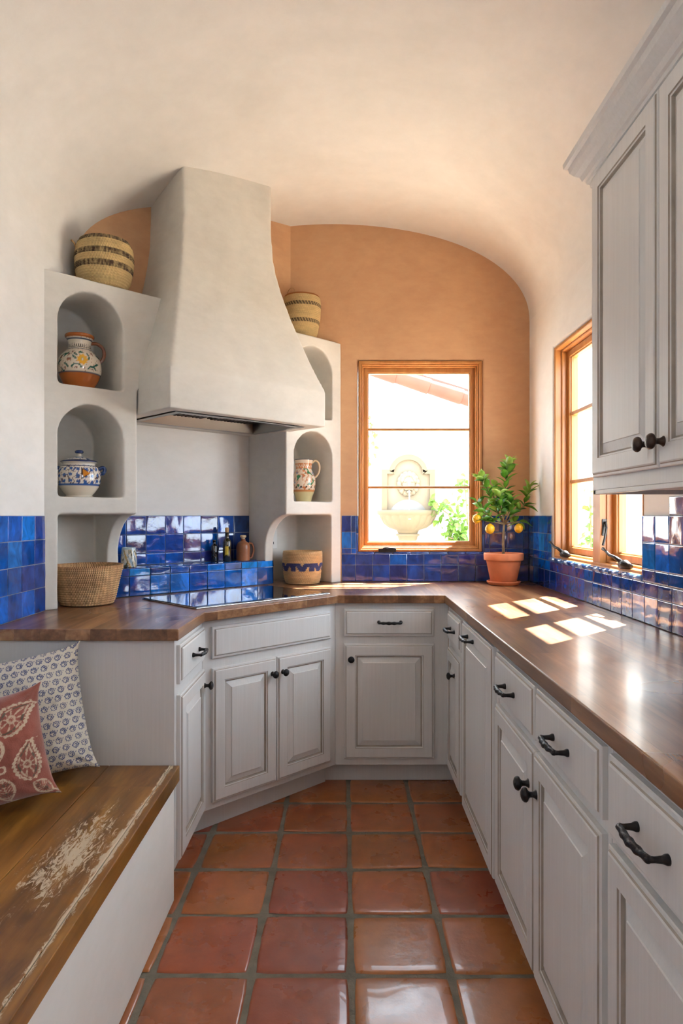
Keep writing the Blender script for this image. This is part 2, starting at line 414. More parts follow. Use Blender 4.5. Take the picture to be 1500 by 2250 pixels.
# ---- plaster niche shelving, two mirrored units
def niche_unit(t0, t1, flip, label):
    """local x along the diagonal face, y into the corner. flip: bracket on low-t side"""
    ZB, ZT = .921, 2.29
    root = thing('niche_shelving', label, 'shelving', dg_(0, 0, ZB), RD, 'plaster niche shelves either side of the cooker hood')
    if not flip: n0, n1, b0, b1, i0, i1 = .055, .332, .343, t1+.02, .055, .343
    else: n0, n1, b0, b1, i0, i1 = 1.301, 1.585, t0-.02, 1.301, 1.301, 1.578
    zs_ = 1.86-ZB; zt_ = ZT-ZB
    pts = [(t0, 0), (t1, 0), (t1, zs_), (.64, zs_), (.64, zt_), (t0, zt_)] if not flip else [(t0, 0), (t1, 0), (t1, zt_), (1.03, zt_), (1.03, zs_), (t0, zs_)]
    m = MB(); m.add([(x, 0, z) for x, z in pts]+[(x, .37, z) for x, z in pts], [tuple(range(6)), tuple(range(6, 12))[::-1]]+[(i, 6+i, 6+(i+1) % 6, (i+1) % 6) for i in range(6)])
    o = m.build('shelving_body', 'plaster_hood', root)
    cut = []
    def niche(zb, zt):
        r = (n1-n0)/2; c = (n0+n1)/2; pts = [(n0, zb-ZB), (n1, zb-ZB)]
        pts += [(c+r*cos(pi*k/24), zt-ZB-r+r*sin(pi*k/24)) for k in range(25)]
        m = MB(); nn = len(pts)
        m.add([(x, -.1, z) for x, z in pts]+[(x, .30, z) for x, z in pts],
              [tuple(range(nn)), tuple(range(nn, 2*nn))[::-1]]+[(i, nn+i, nn+(i+1) % nn, (i+1) % nn) for i in range(nn)])
        c_ = m.build('c', None, root); cut.append(c_)
    niche(1.378, 1.765); niche(1.84, 2.235)
    m = MB(); m.box(i0, i1, -.1, .30, -.1, 1.305-ZB); cut.append(m.build('c', None, root))
    pts = [(-.1, -.1), (.18, -.1)]+[(.18*cos(pi/2*k/16), 1.12-ZB+.185*sin(pi/2*k/16)) for k in range(17)]+[(-.1, 1.305-ZB)]
    nn = len(pts); m = MB()
    m.add([(b0, y, z) for y, z in pts]+[(b1, y, z) for y, z in pts],
          [tuple(range(nn)), tuple(range(nn, 2*nn))[::-1]]+[(i, nn+i, nn+(i+1) % nn, (i+1) % nn) for i in range(nn)])
    cut.append(m.build('c', None, root))
    carve(o, cut, .0065, 5, .0010)
    return root
niche_unit(-.015, .40, False, 'white plaster niche shelving left of the hood, beside the left wall')
niche_unit(1.2456, 1.652, True, 'white plaster niche shelving right of the hood, beside the terracotta wall')

# ---- hood
root = thing('range_hood', 'large flared white plaster cooker hood in the corner above the cooktop', 'range hood', dg_(0, 0, 1.748), RD)
zt = [(1.748, 1), (1.925, 1), (1.99, .87), (2.06, .74), (2.13, .62), (2.204, .50), (2.29, .37), (2.377, .25), (2.44, .17), (2.51, .095), (2.60, .035), (2.72, 0), (2.99, 0)]
m = MB()
for z, s_ in zt:
    c = .835+.010*s_; h = .254+.186*s_; Fr = .078+.192*s_
    m.v += [(c-h, -Fr, z-1.748), (c+h, -Fr, z-1.748), (c+h, .34, z-1.748), (c-h, .34, z-1.748)]
for k in range(len(zt)-1):
    for i in range(4): m.f.append((4*k+i, 4*k+(i+1) % 4, 4*k+4+(i+1) % 4, 4*k+4+i))
m.f += [(3, 2, 1, 0), tuple(4*(len(zt)-1)+i for i in range(4))]; m.mi = [0]*len(m.f)
o = m.build('hood_shell', 'plaster_hood', root)
c = MB(); c.box(.47, 1.20, -.20, .215, -.05, .075); cc = c.build('c', None, root)
carve(o, [cc], .009, 4, .0009)
m = MB()                                   # stainless liner: rim, sloping walls, top
x0, x1, y0, y1 = .472, 1.198, -.198, .213
V = [(x0, y0, .0), (x1, y0, .0), (x1, y1, .0), (x0, y1, .0), (x0+.03, y0+.03, 0), (x1-.03, y0+.03, 0), (x1-.03, y1-.03, 0), (x0+.03, y1-.03, 0),
     (x0+.05, y0+.05, .055), (x1-.05, y0+.05, .055), (x1-.05, y1-.05, .055), (x0+.05, y1-.05, .055)]
V = [(a_, b_, c_-.004) for a_, b_, c_ in V]
m.add(V, [(i, (i+1) % 4, 4+(i+1) % 4, 4+i) for i in range(4)]+[(4+i, 4+(i+1) % 4, 8+(i+1) % 4, 8+i) for i in range(4)]+[(8, 9, 10, 11)])
lin = m.build('hood_liner', 'steel', root); so = lin.modifiers.new('s', 'SOLIDIFY'); so.thickness = .003
for k in range(2):
    m = MB(); fx = .56+k*.29; m.box(fx, fx+.26, y0+.07, y1-.07, .040, .048)
    for q in range(12): m.box(fx+.012+q*.0205, fx+.022+q*.0205, y0+.08, y1-.08, .035, .040)
    m.build('grease_filter', 'steel_dark', lin)
for k in range(2):
    lathe('hood_lamp', [(0, -.006), (.018, -.006), (.024, 0), (.024, .008)], 'steel', lin, 20, loc=(.62+k*.44, -.135, .036))

# ------------------------------------------------------------------ countertop
m = MB(); e = dg_(1.66, .335); f_ = dg_(-.01, .335)
outl = [(LX, 2.222), (-.556, 2.222), (-.552, 2.617), (-.034, 3.172), (.478, 3.172), (.478, .72), (RX, .72), (RX, BY), (-.02, BY), (e.x, e.y), (f_.x, f_.y), (LX, 2.65)]
m.prism(outl, .881, .920)
o = m.build('countertop', 'walnut', None, False, .004, 3)
bm = bmesh.new(); bm.from_mesh(o.data); bmesh.ops.triangulate(bm, faces=[f for f in bm.faces if len(f.verts) > 4]); bm.to_mesh(o.data); bm.free()
tag(o, 'brown butcher-block wooden countertop running round all the base cabinets', 'countertop')

# cooktop
root = thing('cooktop', 'black glass induction cooktop with thin steel rim set below the hood', 'cooktop', dg_(0, 0, .9205), RD)
m = MB(); m.box(.452, 1.197, -.395, .06, .0, .005); m.build('steel_rim', 'cooktop_trim', root, bevel=.002)
m = MB(); m.box(.457, 1.192, -.390, .055, .0052, .0075); m.build('glass_plate', 'cooktop_glass', root, bevel=.001)
m = MB()
for k in range(4):                          # touch controls
    m.box(1.05+k*.03, 1.062+k*.03, -.378, -.370, .0076, .0078)
m.build('touch_controls', 'outlet_plastic', root)

# ------------------------------------------------------------------ zellige tiles
BL = [S((14, 82, 172)), S((18, 100, 196)), S((30, 122, 214)), S((14, 62, 144)), S((18, 74, 160)), S((36, 68, 150)), S((14, 92, 186))]
DK = [S((18, 58, 134)), S((24, 64, 144)), S((34, 52, 122)), S((18, 74, 154)), S((46, 56, 126)), S((16, 50, 114))]
def edges(a, b, p, lead=0):
    out = [a]
    if lead: out.append(a+lead)
    while out[-1]+p < b-.012: out.append(out[-1]+p)
    out.append(b); return out
def tiles(m, O, U, V, us, vs, pal, skip=None, gap=.0022, th=.007):
    """tiles on the plane O + u U + v V; normal = U x V"""
    O = Vector(O); U = Vector(U).normalized(); V = Vector(V).normalized(); Nn = U.cross(V)
    G = 9
    def FR(i, w_): return (0, .0010, .0030)[i] if i < 3 else (w_-(0, .0010, .0030)[G-i] if G-i < 3 else .0030+(w_-.006)*(i-2)/(G-4))
    for j in range(len(vs)-1):
        for i in range(len(us)-1):
            if skip and skip(us[i], us[i+1], vs[j], vs[j+1]): continue
            a0, a1 = us[i]+gap/2, us[i+1]-gap/2; b0, b1 = vs[j]+gap/2, vs[j+1]-gap/2
            if a1-a0 < .004 or b1-b0 < .004: continue
            base = rc(random.choice(pal), .12); tx = random.uniform(-.0011, .0011); ty = random.uniform(-.0011, .0011); sd = random.uniform(0, 99)
            vv = []; cs = []
            for jj in range(G+1):
                for ii in range(G+1):
                    u = ii/G*2-1; v = jj/G*2-1; e = max(abs(u), abs(v))
                    pu = a0+FR(ii, a1-a0); pv = b0+FR(jj, b1-b0)
                    h = th+tx*u+ty*v+.0011*noise.noise(Vector((pu*22+sd, pv*22, sd)))+.0005*noise.noise(Vector((pu*60+sd, pv*60, sd)))
                    if e > .99: h = min(h, th)-.0016
                    vv.append(O+U*pu+V*pv+Nn*h)
                    f = 1+.45*noise.noise(Vector((pu*14+sd, pv*9, sd*2)))
                    cs.append(tuple(max(0, x*f) for x in base))
            # pull the inner ring close to the edge so the tile reads flat with a soft arris
            for jj in range(G+1):
                for ii in range(G+1):
                    if 0 < ii < G and 0 < jj < G:
                        k = jj*(G+1)+ii
                        fu = FR(ii, a1-a0); fv = FR(jj, b1-b0)
                        hh = (vv[k]-O).dot(Nn); vv[k] = O+U*(a0+fu)+V*(b0+fv)+Nn*hh
            m.add(vv, [(b*(G+1)+a, b*(G+1)+a+1, (b+1)*(G+1)+a+1, (b+1)*(G+1)+a) for b in range(G) for a in range(G)], 0, cs)
def groutbox(O, U, V, u0, u1, v0, v1, m, d=.0050):
    O = Vector(O); U = Vector(U).normalized(); V = Vector(V).normalized(); Nn = U.cross(V)
    P_ = lambda u, v, n_: O+U*u+V*v+Nn*n_
    vs = [P_(u0, v0, -.002), P_(u1, v0, -.002), P_(u1, v1, -.002), P_(u0, v1, -.002), P_(u0, v0, d), P_(u1, v0, d), P_(u1, v1, d), P_(u0, v1, d)]
    m.add(vs, [(0, 3, 2, 1), (4, 5, 6, 7), (0, 1, 5, 4), (1, 2, 6, 5), (2, 3, 7, 6), (3, 0, 4, 7)], 1, S((138, 150, 172))[:3])
ROWS = [.921, 1.016, 1.111, 1.206, 1.30]
def strip(m, p0, p1, r, pal, step=.105):   # half-round glazed trim tiles along p0-p1
    p0 = Vector(p0); p1 = Vector(p1); L = (p1-p0).length; k = max(1, round(L/step)); d = (p1-p0)/k
    for i in range(k):
        b0 = len(m.v); m.tube([p0+d*i+d*.012, p0+d*i+d*.04, p0+d*(i+.96), p0+d*(i+.988)], [r*.8, r, r, r*.8], 12)
        c = rc(random.choice(pal), .1); m.c += [c]*(len(m.v)-b0)
# names of tile fields: trim_n (structure)
m = MB(); groutbox((LX, 2.66, 0), (0, -1, 0), (0, 0, 1), 0, 2.66-.2, .921, 1.30, m)   # left wall, seen from the room: normal +X
m = MB()
U, V = (0, 1, 0), (0, 0, 1)               # U x V = +X
groutbox((LX, 0, 0), U, V, 0.3, 2.65, .921, 1.30, m); tiles(m, (LX, 0, 0), U, V, edges(.32, 2.65, .1018), ROWS, BL)
struct(m.build('trim_1', ['zellige', 'grout_blue'], None, True, recalc=False))
m = MB(); U = (1, 0, 0)                   # back wall, normal -Y
W1 = (.079, .790, 1.093, 2.192)
groutbox((0, BY, 0), U, V, -.018, RX, .921, 1.078, m); groutbox((0, BY, 0), U, V, -.018, .066, 1.07, 1.30, m); groutbox((0, BY, 0), U, V, .803, RX, 1.07, 1.30, m)
us = edges(-.018, RX-.006, .0985, .08)
tiles(m, (0, BY, 0), U, V, us, [.921, 1.016, 1.078], DK)
tiles(m, (0, BY, 0), U, V, [-.018, .050-.012, .066], [1.080, 1.111, 1.206, 1.30], DK+BL[:2])
tiles(m, (0, BY, 0), U, V, [.803, .833, .932, 1.03, RX-.006], [1.080, 1.111, 1.206, 1.30], DK[:4])
lt = [S((60, 90, 160)), S((44, 76, 150))]
strip(m, (.066, BY+.004, 1.083), (.803, BY+.004, 1.083), .011, lt); strip(m, (.0715, BY+.004, 1.09), (.0715, BY+.004, 1.30), .007, lt); strip(m, (.7975, BY+.004, 1.09), (.7975, BY+.004, 1.30), .008, lt)
struct(m.build('trim_2', ['zellige', 'grout_blue'], None, True, recalc=False))
m = MB(); U = (0, -1, 0)                  # right wall, normal -X
O = (RX, BY-.006, 0); q = lambda Y: BY-.006-Y
groutbox(O, U, V, 0, q(.72), .921, 1.066, m); groutbox(O, U, V, 0, q(3.41), 1.06, 1.30, m); groutbox(O, U, V, q(2.366), q(.72), 1.06, 1.30, m)
groutbox(O, U, V, q(2.17), q(.72), 1.30, 1.362, m)
us = edges(0, q(.73), .0985)
tiles(m, O, U, V, us, [.921, 1.016, 1.066], DK+BL[:1])
tiles(m, O, U, V, [0, .10, .20, .30, .36, q(3.41)], [1.068, 1.111, 1.206, 1.30], BL)
tiles(m, O, U, V, edges(q(2.366), q(.73), .0985), [1.068, 1.111, 1.206, 1.30], DK+BL[:2])
tiles(m, O, U, V, edges(q(2.17), q(.73), .0985), [1.302, 1.362], DK)
strip(m, (RX+.002, 3.445, 1.075), (RX+.002, 2.372, 1.075), .0135, [S((90, 128, 190)), S((60, 104, 176)), S((112, 146, 200))], .1)
strip(m, (RX+.004, 2.371, 1.09), (RX+.004, 2.371, 1.30), .008, DK)
struct(m.build('trim_3', ['zellige', 'grout_blue'], None, True, recalc=False))
# recess wall and ledge
m = MB(); U = DU; Vz = Vector((0, 0, 1))  # DU x Z = (DU.y,-DU.x) = -DN
groutbox(dg_(0, .33), U, Vz, .40, 1.246, 1.04, 1.30, m)
tiles(m, dg_(0, .33), U, Vz, edges(.402, 1.244, .1053), [1.055, 1.111, 1.206, 1.30], BL[:1]+DK+BL[3:5])
struct(m.build('trim_4', ['zellige', 'grout_blue'], None, True, recalc=False))
m = MB(); t0, t1 = .345, 1.30
vsb = [dg_(t, D, z) for z in (.9205, 1.046) for t, D in ((t0, .186), (t1, .186), (t1, .335), (t0, .335))]
m.add(vsb, [(0, 3, 2, 1), (4, 5, 6, 7), (0, 1, 5, 4), (1, 2, 6, 5), (2, 3, 7, 6), (3, 0, 4, 7)], 1, S((138, 150, 172))[:3])
te = edges(t0, t1, .1062)
tiles(m, dg_(0, .186), U, Vz, te, [.922, 1.016, 1.0515], BL)
tiles(m, dg_(0, 0, 1.046), U, DN, te, [.181, .255, .329], BL)
tiles(m, dg_(t1, 0), DN, Vz, [.181, .26, .33], [.922, 1.016, 1.0515], BL)
tiles(m, dg_(t0, .33), -DN, Vz, [0, .07, .149], [.922, 1.016, 1.0515], BL)
o = m.build('trim_5', ['zellige', 'grout_blue'], None, True, recalc=False); struct(o)

# ------------------------------------------------------------------ cabinets
DOORP = [(0, 0), (0, -.012), (.002, -.014), (.007, -.0145), (.009, -.018), (.012, -.020), (.052, -.020), (.0535, -.0165), (.058, -.0155), (.060, -.009), (.064, -.009), (.088, -.0165), (.0895, -.019)]
DOORM = [0, 0, 0, 1, 0, 0, 1, 0, 1, 1, 0, 0]
DRAWP = [(0, 0), (0, -.011), (.002, -.013), (.010, -.0135), (.012, -.017), (.016, -.020)]
DRAWM = [0, 0, 0, 1, 0]
def door(x0, x1, z0, z1, parent, y=0, name='door'):
    m = MB(); sc = min(1, (x1-x0)/.30)
    m.rings(x0, z0, x1, z1, [(d*(sc if d > .02 else 1), yy+y) for d, yy in DOORP], True, DOORM)
    return m.build(name, ['paint', 'glaze'], parent, bevel=0)
def drawer(x0, x1, z0, z1, parent, y=0):
    m = MB(); m.rings(x0, z0, x1, z1, [(d, yy+y) for d, yy in DRAWP], True, DRAWM)
    return m.build('drawer', ['paint', 'glaze'], parent)
KN = [(0.0001, .034), (.007, .0335), (.0125, .031), (.0155, .027), (.016, .024), (.0145, .021), (.009, .018), (.0062, .014), (.006, .008), (.0085, .003), (.011, .0), (.0115, -.002)]
def knob(x, z, parent, mat='dark_iron', s=1.0, y=-.0195):
    o = lathe('knob', [(r*s, h*s) for r, h in KN], mat, parent, 28, loc=(0, 0, 0), axis='y')
    o.location = (x, y, z); return o
def pull(x, z, parent, L=.10, vert=False):
    m = MB(); h = L/2
    for s_ in (-1, 1):                    # flared feet
        m.tube([(s_*h, -.0, 0), (s_*h, -.004, 0), (s_*h, -.010, 0), (s_*h, -.022, 0), (s_*h*.98, -.030, 0)], [.0085, .0085, .006, .0048, .0055], 12)
    n_ = 26; pts = [(-h*1.04+2.08*h*i/n_, -.030-.006*sin(pi*i/n_), 0) for i in range(n_+1)]
    m.tube(pts, [.0058+.0016*sin(pi*i/n_)**2 for i in range(n_+1)], 10, True, .5)
    o = m.build('handle', 'dark_iron', parent, True); o.location = (x, -.0195, z); return o
def carcass(root, pts, toe):
    m = MB(); m.prism(pts, .10, .880); m.build('carcass', 'paint', root, bevel=.0015)
    m = MB(); m.prism(toe, 0, .0995); m.build('toe_kick', 'paint', root)

DZ0, DZ1, RZ0, RZ1 = .120, .684, .722, .856
BG = 'glazed off-white base cabinets'
# left cabinet (faces +X); local x=+Y, y=-X
root = thing('base_cabinet', 'narrow white base cabinet at the left end beside the bench', 'cabinet', (-.576, 2.249, 0), pi/2, BG)
carcass(root, [(0, 0), (.436, 0), (.436, .618), (0, .618)], [(0.004, .05), (.42, .05), (.42, .6), (0.004, .6)])
d = drawer(.028, .418, RZ0, RZ1, root); pull(.235, .79, d, .105)
d = door(.028, .418, DZ0, DZ1, root); knob(.39, .625, d, s=1.05)
# diagonal cabinet
dd = Vector((.531, .513, 0)).normalized(); ra = atan2(dd.y, dd.x)
root = thing('base_cabinet', 'diagonal white corner cabinet with two doors under the cooktop', 'cabinet', (-.576, 2.687, 0), ra, BG)
R_ = Matrix.Rotation(-ra, 3, 'Z')
def L2(x, y): p = R_ @ Vector((x+.576, y-2.687, 0)); return (p.x, p.y)
carcass(root, [L2(-.5755, 2.6875), L2(-.0465, 3.1995), L2(-.0465, 3.8), L2(-1.19, 3.8), L2(-1.19, 2.6875)],
        [L2(-.626, 2.72), L2(-.095, 3.25), L2(-.095, 3.7), L2(-1.1, 3.7), L2(-1.1, 2.72)])
drawer(.040, .698, .716, .846, root)
d = door(.042, .369, .128, .676, root); knob(.342, .607, d)
d = door(.373, .698, .128, .676, root); knob(.400, .607, d)
# back cabinet
root = thing('base_cabinet', 'white base cabinet under the back window with a drawer over one door', 'cabinet', (-.046, 3.20, 0), 0, BG)
carcass(root, [(0, 0), (.545, 0), (.545, .62), (0, .62)], [(-.055, .07), (.62, .07), (.62, .6), (-.055, .6)])
d = drawer(.044, .474, .722, .852, root); pull(.262, .790, d, .105)
d = door(.044, .474, .134, .684, root); knob(.077, .615, d)
# right run (faces -X); local x = -Y, y = +X
def right_cab(Y1, Y0, label, cat='cabinet', name='base_cabinet'):
    root = thing(name, label, cat, (.50, Y1, 0), -pi/2, BG if cat == 'cabinet' else None); w = Y1-Y0
    carcass(root, [(.0008, 0), (w-.0008, 0), (w-.0008, .56), (.0008, .56)], [(.0, .055), (w, .055), (w, .55), (.0, .55)])
    return root
r = right_cab(3.199, 2.765, 'narrow white base cabinet in the back right corner next to the tall pull-out panel')
d = drawer(.075, .398, RZ0, RZ1, r); pull(.245, .79, d)
d = door(.075, .398, DZ0, DZ1, r); knob(.28, .595, d)
r = right_cab(2.757, 2.158, 'tall full-height white panelled pull-out cabinet with one handle at the top', 'cabinet', 'pull_out_cabinet')
d = door(.024, .574, .106, .868, r, 0, 'door'); pull(.22, .828, d, .11)
r = right_cab(2.150, 1.243, 'wide white base cabinet with two drawers over two doors')
d = drawer(.012, .443, RZ0, .862, r); pull(.215, .79, d)
d = drawer(.462, .889, RZ0, .862, r); pull(.672, .79, d)
d = door(.012, .447, DZ0, .696, r); knob(.412, .60, d, s=1.15)
d = door(.452, .889, DZ0, .696, r); knob(.483, .60, d, s=1.15)
r = right_cab(1.242, .75, 'white base cabinet nearest the camera on the right, at the picture edge')
d = drawer(.017, .468, RZ0-.012, .862, r); pull(.205, .79, d, .105)
d = door(.017, .468, DZ0, .696, r)

# upper cabinet
root = thing('wall_cabinet', 'grey-white upper wall cabinet with crown moulding hanging top right', 'cabinet', (.73, 1.952, 1.362), -pi/2)
m = MB(); m.box(0, .90, .0, .327, .012, .925); m.box(0, .018, 0, .327, 0, .012); m.box(0, .9, 0, .02, 0, .012)
m.build('carcass', 'paint', root, bevel=.0015)
d = door(.032, .434, .048, .914, root); knob(.402, .104, d, 'bronze_knob', 1.15)
d = door(.440, .842, .048, .914, root); knob(.470, .104, d, 'bronze_knob', 1.15)
prof = [(0, .902), (-.006, .902), (-.008, .915), (-.015, .918), (-.017, .927), (-.024, .930), (-.030, .945), (-.042, .955), (-.052, .968), (-.056, .984), (-.066, .988), (-.068, 1.003), (0, 1.003)]
m = MB(); n_ = len(prof)                    # crown: wraps far end and front
for (cx, cy, sx, sy) in ((0, .327, -1, 0), (0, 0, -1, -1), (.90, 0, 0, -1)):
    for p, z in prof: m.v.append((cx+sx*(-p), cy+sy*(-p), z))
for k in range(2):
    for i in range(n_): m.f.append((k*n_+i, k*n_+(i+1) % n_, (k+1)*n_+(i+1) % n_, (k+1)*n_+i))
m.f += [tuple(range(n_)), tuple(range(2*n_, 3*n_))[::-1]]; m.mi = [0]*len(m.f)
m.build('crown_moulding', 'paint', root)

# ------------------------------------------------------------------ bench
root = thing('bench', 'built-in bench with worn brown plank seat and whitewashed base at the left', 'bench', (-.575, 2.244, 0), 0)
m = MB(); m.box(-.622, 0, -1.85, 0, 0, .404); m.build('bench_base', 'stucco_white', root, bevel=.006, seg=3)
m = MB()
for x0, x1 in ((-.010, .018), (-.2185, -.0115), (-.43, -.22), (-.622, -.4315)):
    m.box(x0, x1, -1.85, 0, .405, .457)
m.build('plank_seat', 'bench_wood', root, bevel=.0025, seg=2)

# cushions
def cushion(name, label, w, h, T, paint, mat, loc, rot, G=150, ear=.05):
    m = MB(); idx = {}
    for side in (1, -1):
        for j in range(G+1):
            for i in range(G+1):
                if side < 0 and (i in (0, G) or j in (0, G)): idx[(side, i, j)] = idx[(1, i, j)]; continue
                u = i/G*2-1; v = j/G*2-1
                fu = 1-abs(u)**2.6; fv = 1-abs(v)**2.6
                th = T/2*(fu*fv)**.55
                # pulled-in edges, ears at the corners
                sx = 1-.045*(1-v*v)*abs(u)**3+ear*abs(u*v)**9; sz = 1-.04*(1-u*u)*abs(v)**3+ear*abs(u*v)**9
                wr = .012*noise.noise(Vector((u*2.2, v*2.2, w*9)))+.005*noise.noise(Vector((u*7, v*7, 3)))
                rad = hypot(abs(u)-1, abs(v)-1); wr += .010*sin(atan2(1-abs(v), 1-abs(u)+1e-4)*9)*exp(-rad*3)*min(1, rad*5)
                idx[(side, i, j)] = len(m.v)
                m.v.append((u*w/2*sx, -side*(th+wr*(fu*fv)**.4), v*h/2*sz))
                m.c.append(paint(u*w/2, v*h/2, side))
    for side in (1, -1):
        for j in range(G):
            for i in range(G):
                q = [idx[(side, i, j)], idx[(side, i+1, j)], idx[(side, i+1, j+1)], idx[(side, i, j+1)]]
                m.f.append(tuple(q if side > 0 else q[::-1]))
    m.mi = [0]*len(m.f)
    o = m.build(name, mat, None, True, recalc=False); o.location = loc; o.rotation_euler = rot
    tag(o, label, 'cushion'); return o
lerp = lambda a, b, t: tuple(x+(y-x)*max(0, min(1, t)) for x, y in zip(a[:3], b[:3]))
def p_blue(x, y, s):
    cream = S((220, 214, 198)); blue = S((44, 64, 120))
    cw, ch = .0285, .0255
    best = 0
    r_ = math.floor(y/ch)
    for jj in (r_-1, r_, r_+1):
        off = (jj % 2)*cw/2; c_ = math.floor((x-off)/cw)
        for ii in (c_, c_+1):
            px = off+ii*cw+.0015*sin(ii*7.3+jj*3.1); py = (jj+.5)*ch
            dx, dy = x-px, y-py-.25*dx_(x, px); r = hypot(dx, dy); a = atan2(dy, dx)
            dx /= .86; dy /= .86; r /= .86; R = .0112*(1+.10*cos(8*a))
            k = 0
            if r < R and r > R-.0032: k = 1
            if abs(r-.0042) < .0016 and cos(a-.6) > -.6: k = 1
            if hypot(dx-.015, dy-.006) < .0022: k = .8
            best = max(best, k)
    return lerp(cream, blue, best*.95)
def dx_(a, b): return 0
def p_red(x, y, s):
    red = S((150, 82, 66)); cream = S((214, 196, 168)); green = S((56, 84, 66))
    f = 1+.25*noise.noise(Vector((x*14, y*14, 2))); base = tuple(v*f for v in red[:3]); k = 0; c = cream
    for (cx, cy, sc, rot, ty) in RM:
        dx, dy = x-cx, y-cy; X = (dx*cos(rot)+dy*sin(rot))/sc; Y = (-dx*sin(rot)+dy*cos(rot))/sc
        if abs(X) > 1.4 or abs(Y) > 1.5: continue
        if ty == 0:                       # paisley
            tt = max(0, Y+.1); Xs = X-.42*tt*tt; wd = .62*sqrt(max(0, 1-(Y/.95)**2))*(1-.55*max(0, Y)/.95) if abs(Y) < .95 else 0; d = abs(Xs)-wd if wd > .05 else hypot(Xs, Y)-.9; a = atan2(Y, Xs)
            if abs(d) < .085+.03*sin(22*a): k = 1
            elif abs(d+.20) < .05: k = .85; c = green if sin(4*a) > 0 else cream
            elif d < -.28 and (abs(hypot(Xs, Y+.15)-.16) < .05 or sin(9*atan2(Y+.15, Xs)) > .6): k = .8
        else:                             # sprig / leaf
            wl = .55*max(0, 1-((Y-.15)/.85)**2); d = abs(X)-wl
            if abs(Y-.15) < .85 and abs(d) < .09: k = 1
            elif d < 0 and abs(Y-.15) < .85 and (abs(X) < .04 or abs(((Y-abs(X)*.8)*5) % 1-.5) < .2): k = .8; c = cream if sin(9*Y) > -.4 else green
            elif -1.4 < Y < -.6 and abs(X-.12*sin(Y*5)) < .06: k = 1
            elif -1.25 < Y < -.8 and abs(hypot(abs(X)-.28, Y+1.0)-.2) < .06: k = .9
    if noise.noise(Vector((x*140, y*140, 5))) < -.28: k *= .3
    return lerp(base, c, k*.85)
RM = [(.11, .085, .060, -.7, 0), (.045, .0, .050, 0, 1), (.125, -.045, .056, .1, 0), (.0, .10, .046, .3, 1), (-.03, -.065, .055, 0, 0), (.06, -.115, .042, .1, 1),
      (-.07, .045, .050, .3, 0), (-.11, -.11, .045, 0, 1), (.155, -.13, .032, .9, 1), (-.09, .13, .04, .5, 1), (-.145, -.01, .045, .3, 1), (-.15, .12, .04, 0, 0)]
cushion('cushion', 'cream cushion with small blue flower print, leaning behind the red one', .40, .385, .17, p_blue, 'linen', (-1.03, 2.10, .655), (radians(-13), radians(-9), radians(20)), 200, .07)
cushion('cushion', 'dusty red paisley cushion in front on the plank bench', .36, .305, .16, p_red, 'velvet', (-1.045, 1.895, .612), (radians(-14), radians(-10), radians(24)), 200, .08)

# ------------------------------------------------------------------ windows
def window_1():
    root = bpy.data.objects.new('window_1', None); C.objects.link(root); root.location = (W1[0], BY, W1[2]); struct(root)
    w = W1[1]-W1[0]; h = W1[3]-W1[2]
    m = MB(); m.frame(0, w, 0, h, .015, -.006, .14); m.frame(.014, w-.014, .014, h-.014, .010, .012, .14); m.frame(.023, w-.023, .023, h-.023, .008, .032, .14)
    m.build('window_frame', 'window_wood', root)
    m = MB(); x0, x1, z0, z1 = .030, w-.030, .028, h-.030
    m.frame(x0, x1, z0, z1, .026, .055, .095); m.frame(x0+.025, x1-.025, z0+.025, z1-.025, .006, .062, .09)
    s = m.build('sash', 'window_wood', root)
    for zz in (1.8045, 1.466):
        m = MB(); m.box(x0+.026, x1-.026, .060, .09, zz-W1[2]-.007, zz-W1[2]+.007); m.build('muntin', 'window_wood', s, bevel=.003)
    m = MB(); m.box(x0+.028, x1-.028, .074, .078, z0+.028, z1-.028); m.build('glass', 'pane', s)
    m = MB(); m.box(.115, .215, -.028, .0, -.002, .018); m.box(.13, .15, -.034, -.008, .012, .019); m.tube([(.14, -.03, .02), (.16, -.034, .023), (.20, -.032, .021), (.215, -.03, .018)], [.005, .005, .004, .005], 8)
    m.build('crank_handle', 'dark_iron', root, bevel=.003)
window_1()
def crank(root, x):
    m = MB(); m.tube([(x+.09, .02, .020), (x+.11, .005, .026), (x+.15, .0, .03), (x+.18, .01, .022)], [.010, .017, .018, .010], 10)
    m.tube([(x+.12, .0, .035), (x+.09, -.012, .052), (x+.05, -.02, .060), (x+.02, -.024, .075), (x, -.026, .082)], [.010, .007, .006, .005, .007], 8)
    m.build('crank_handle', 'dark_iron', root, True)
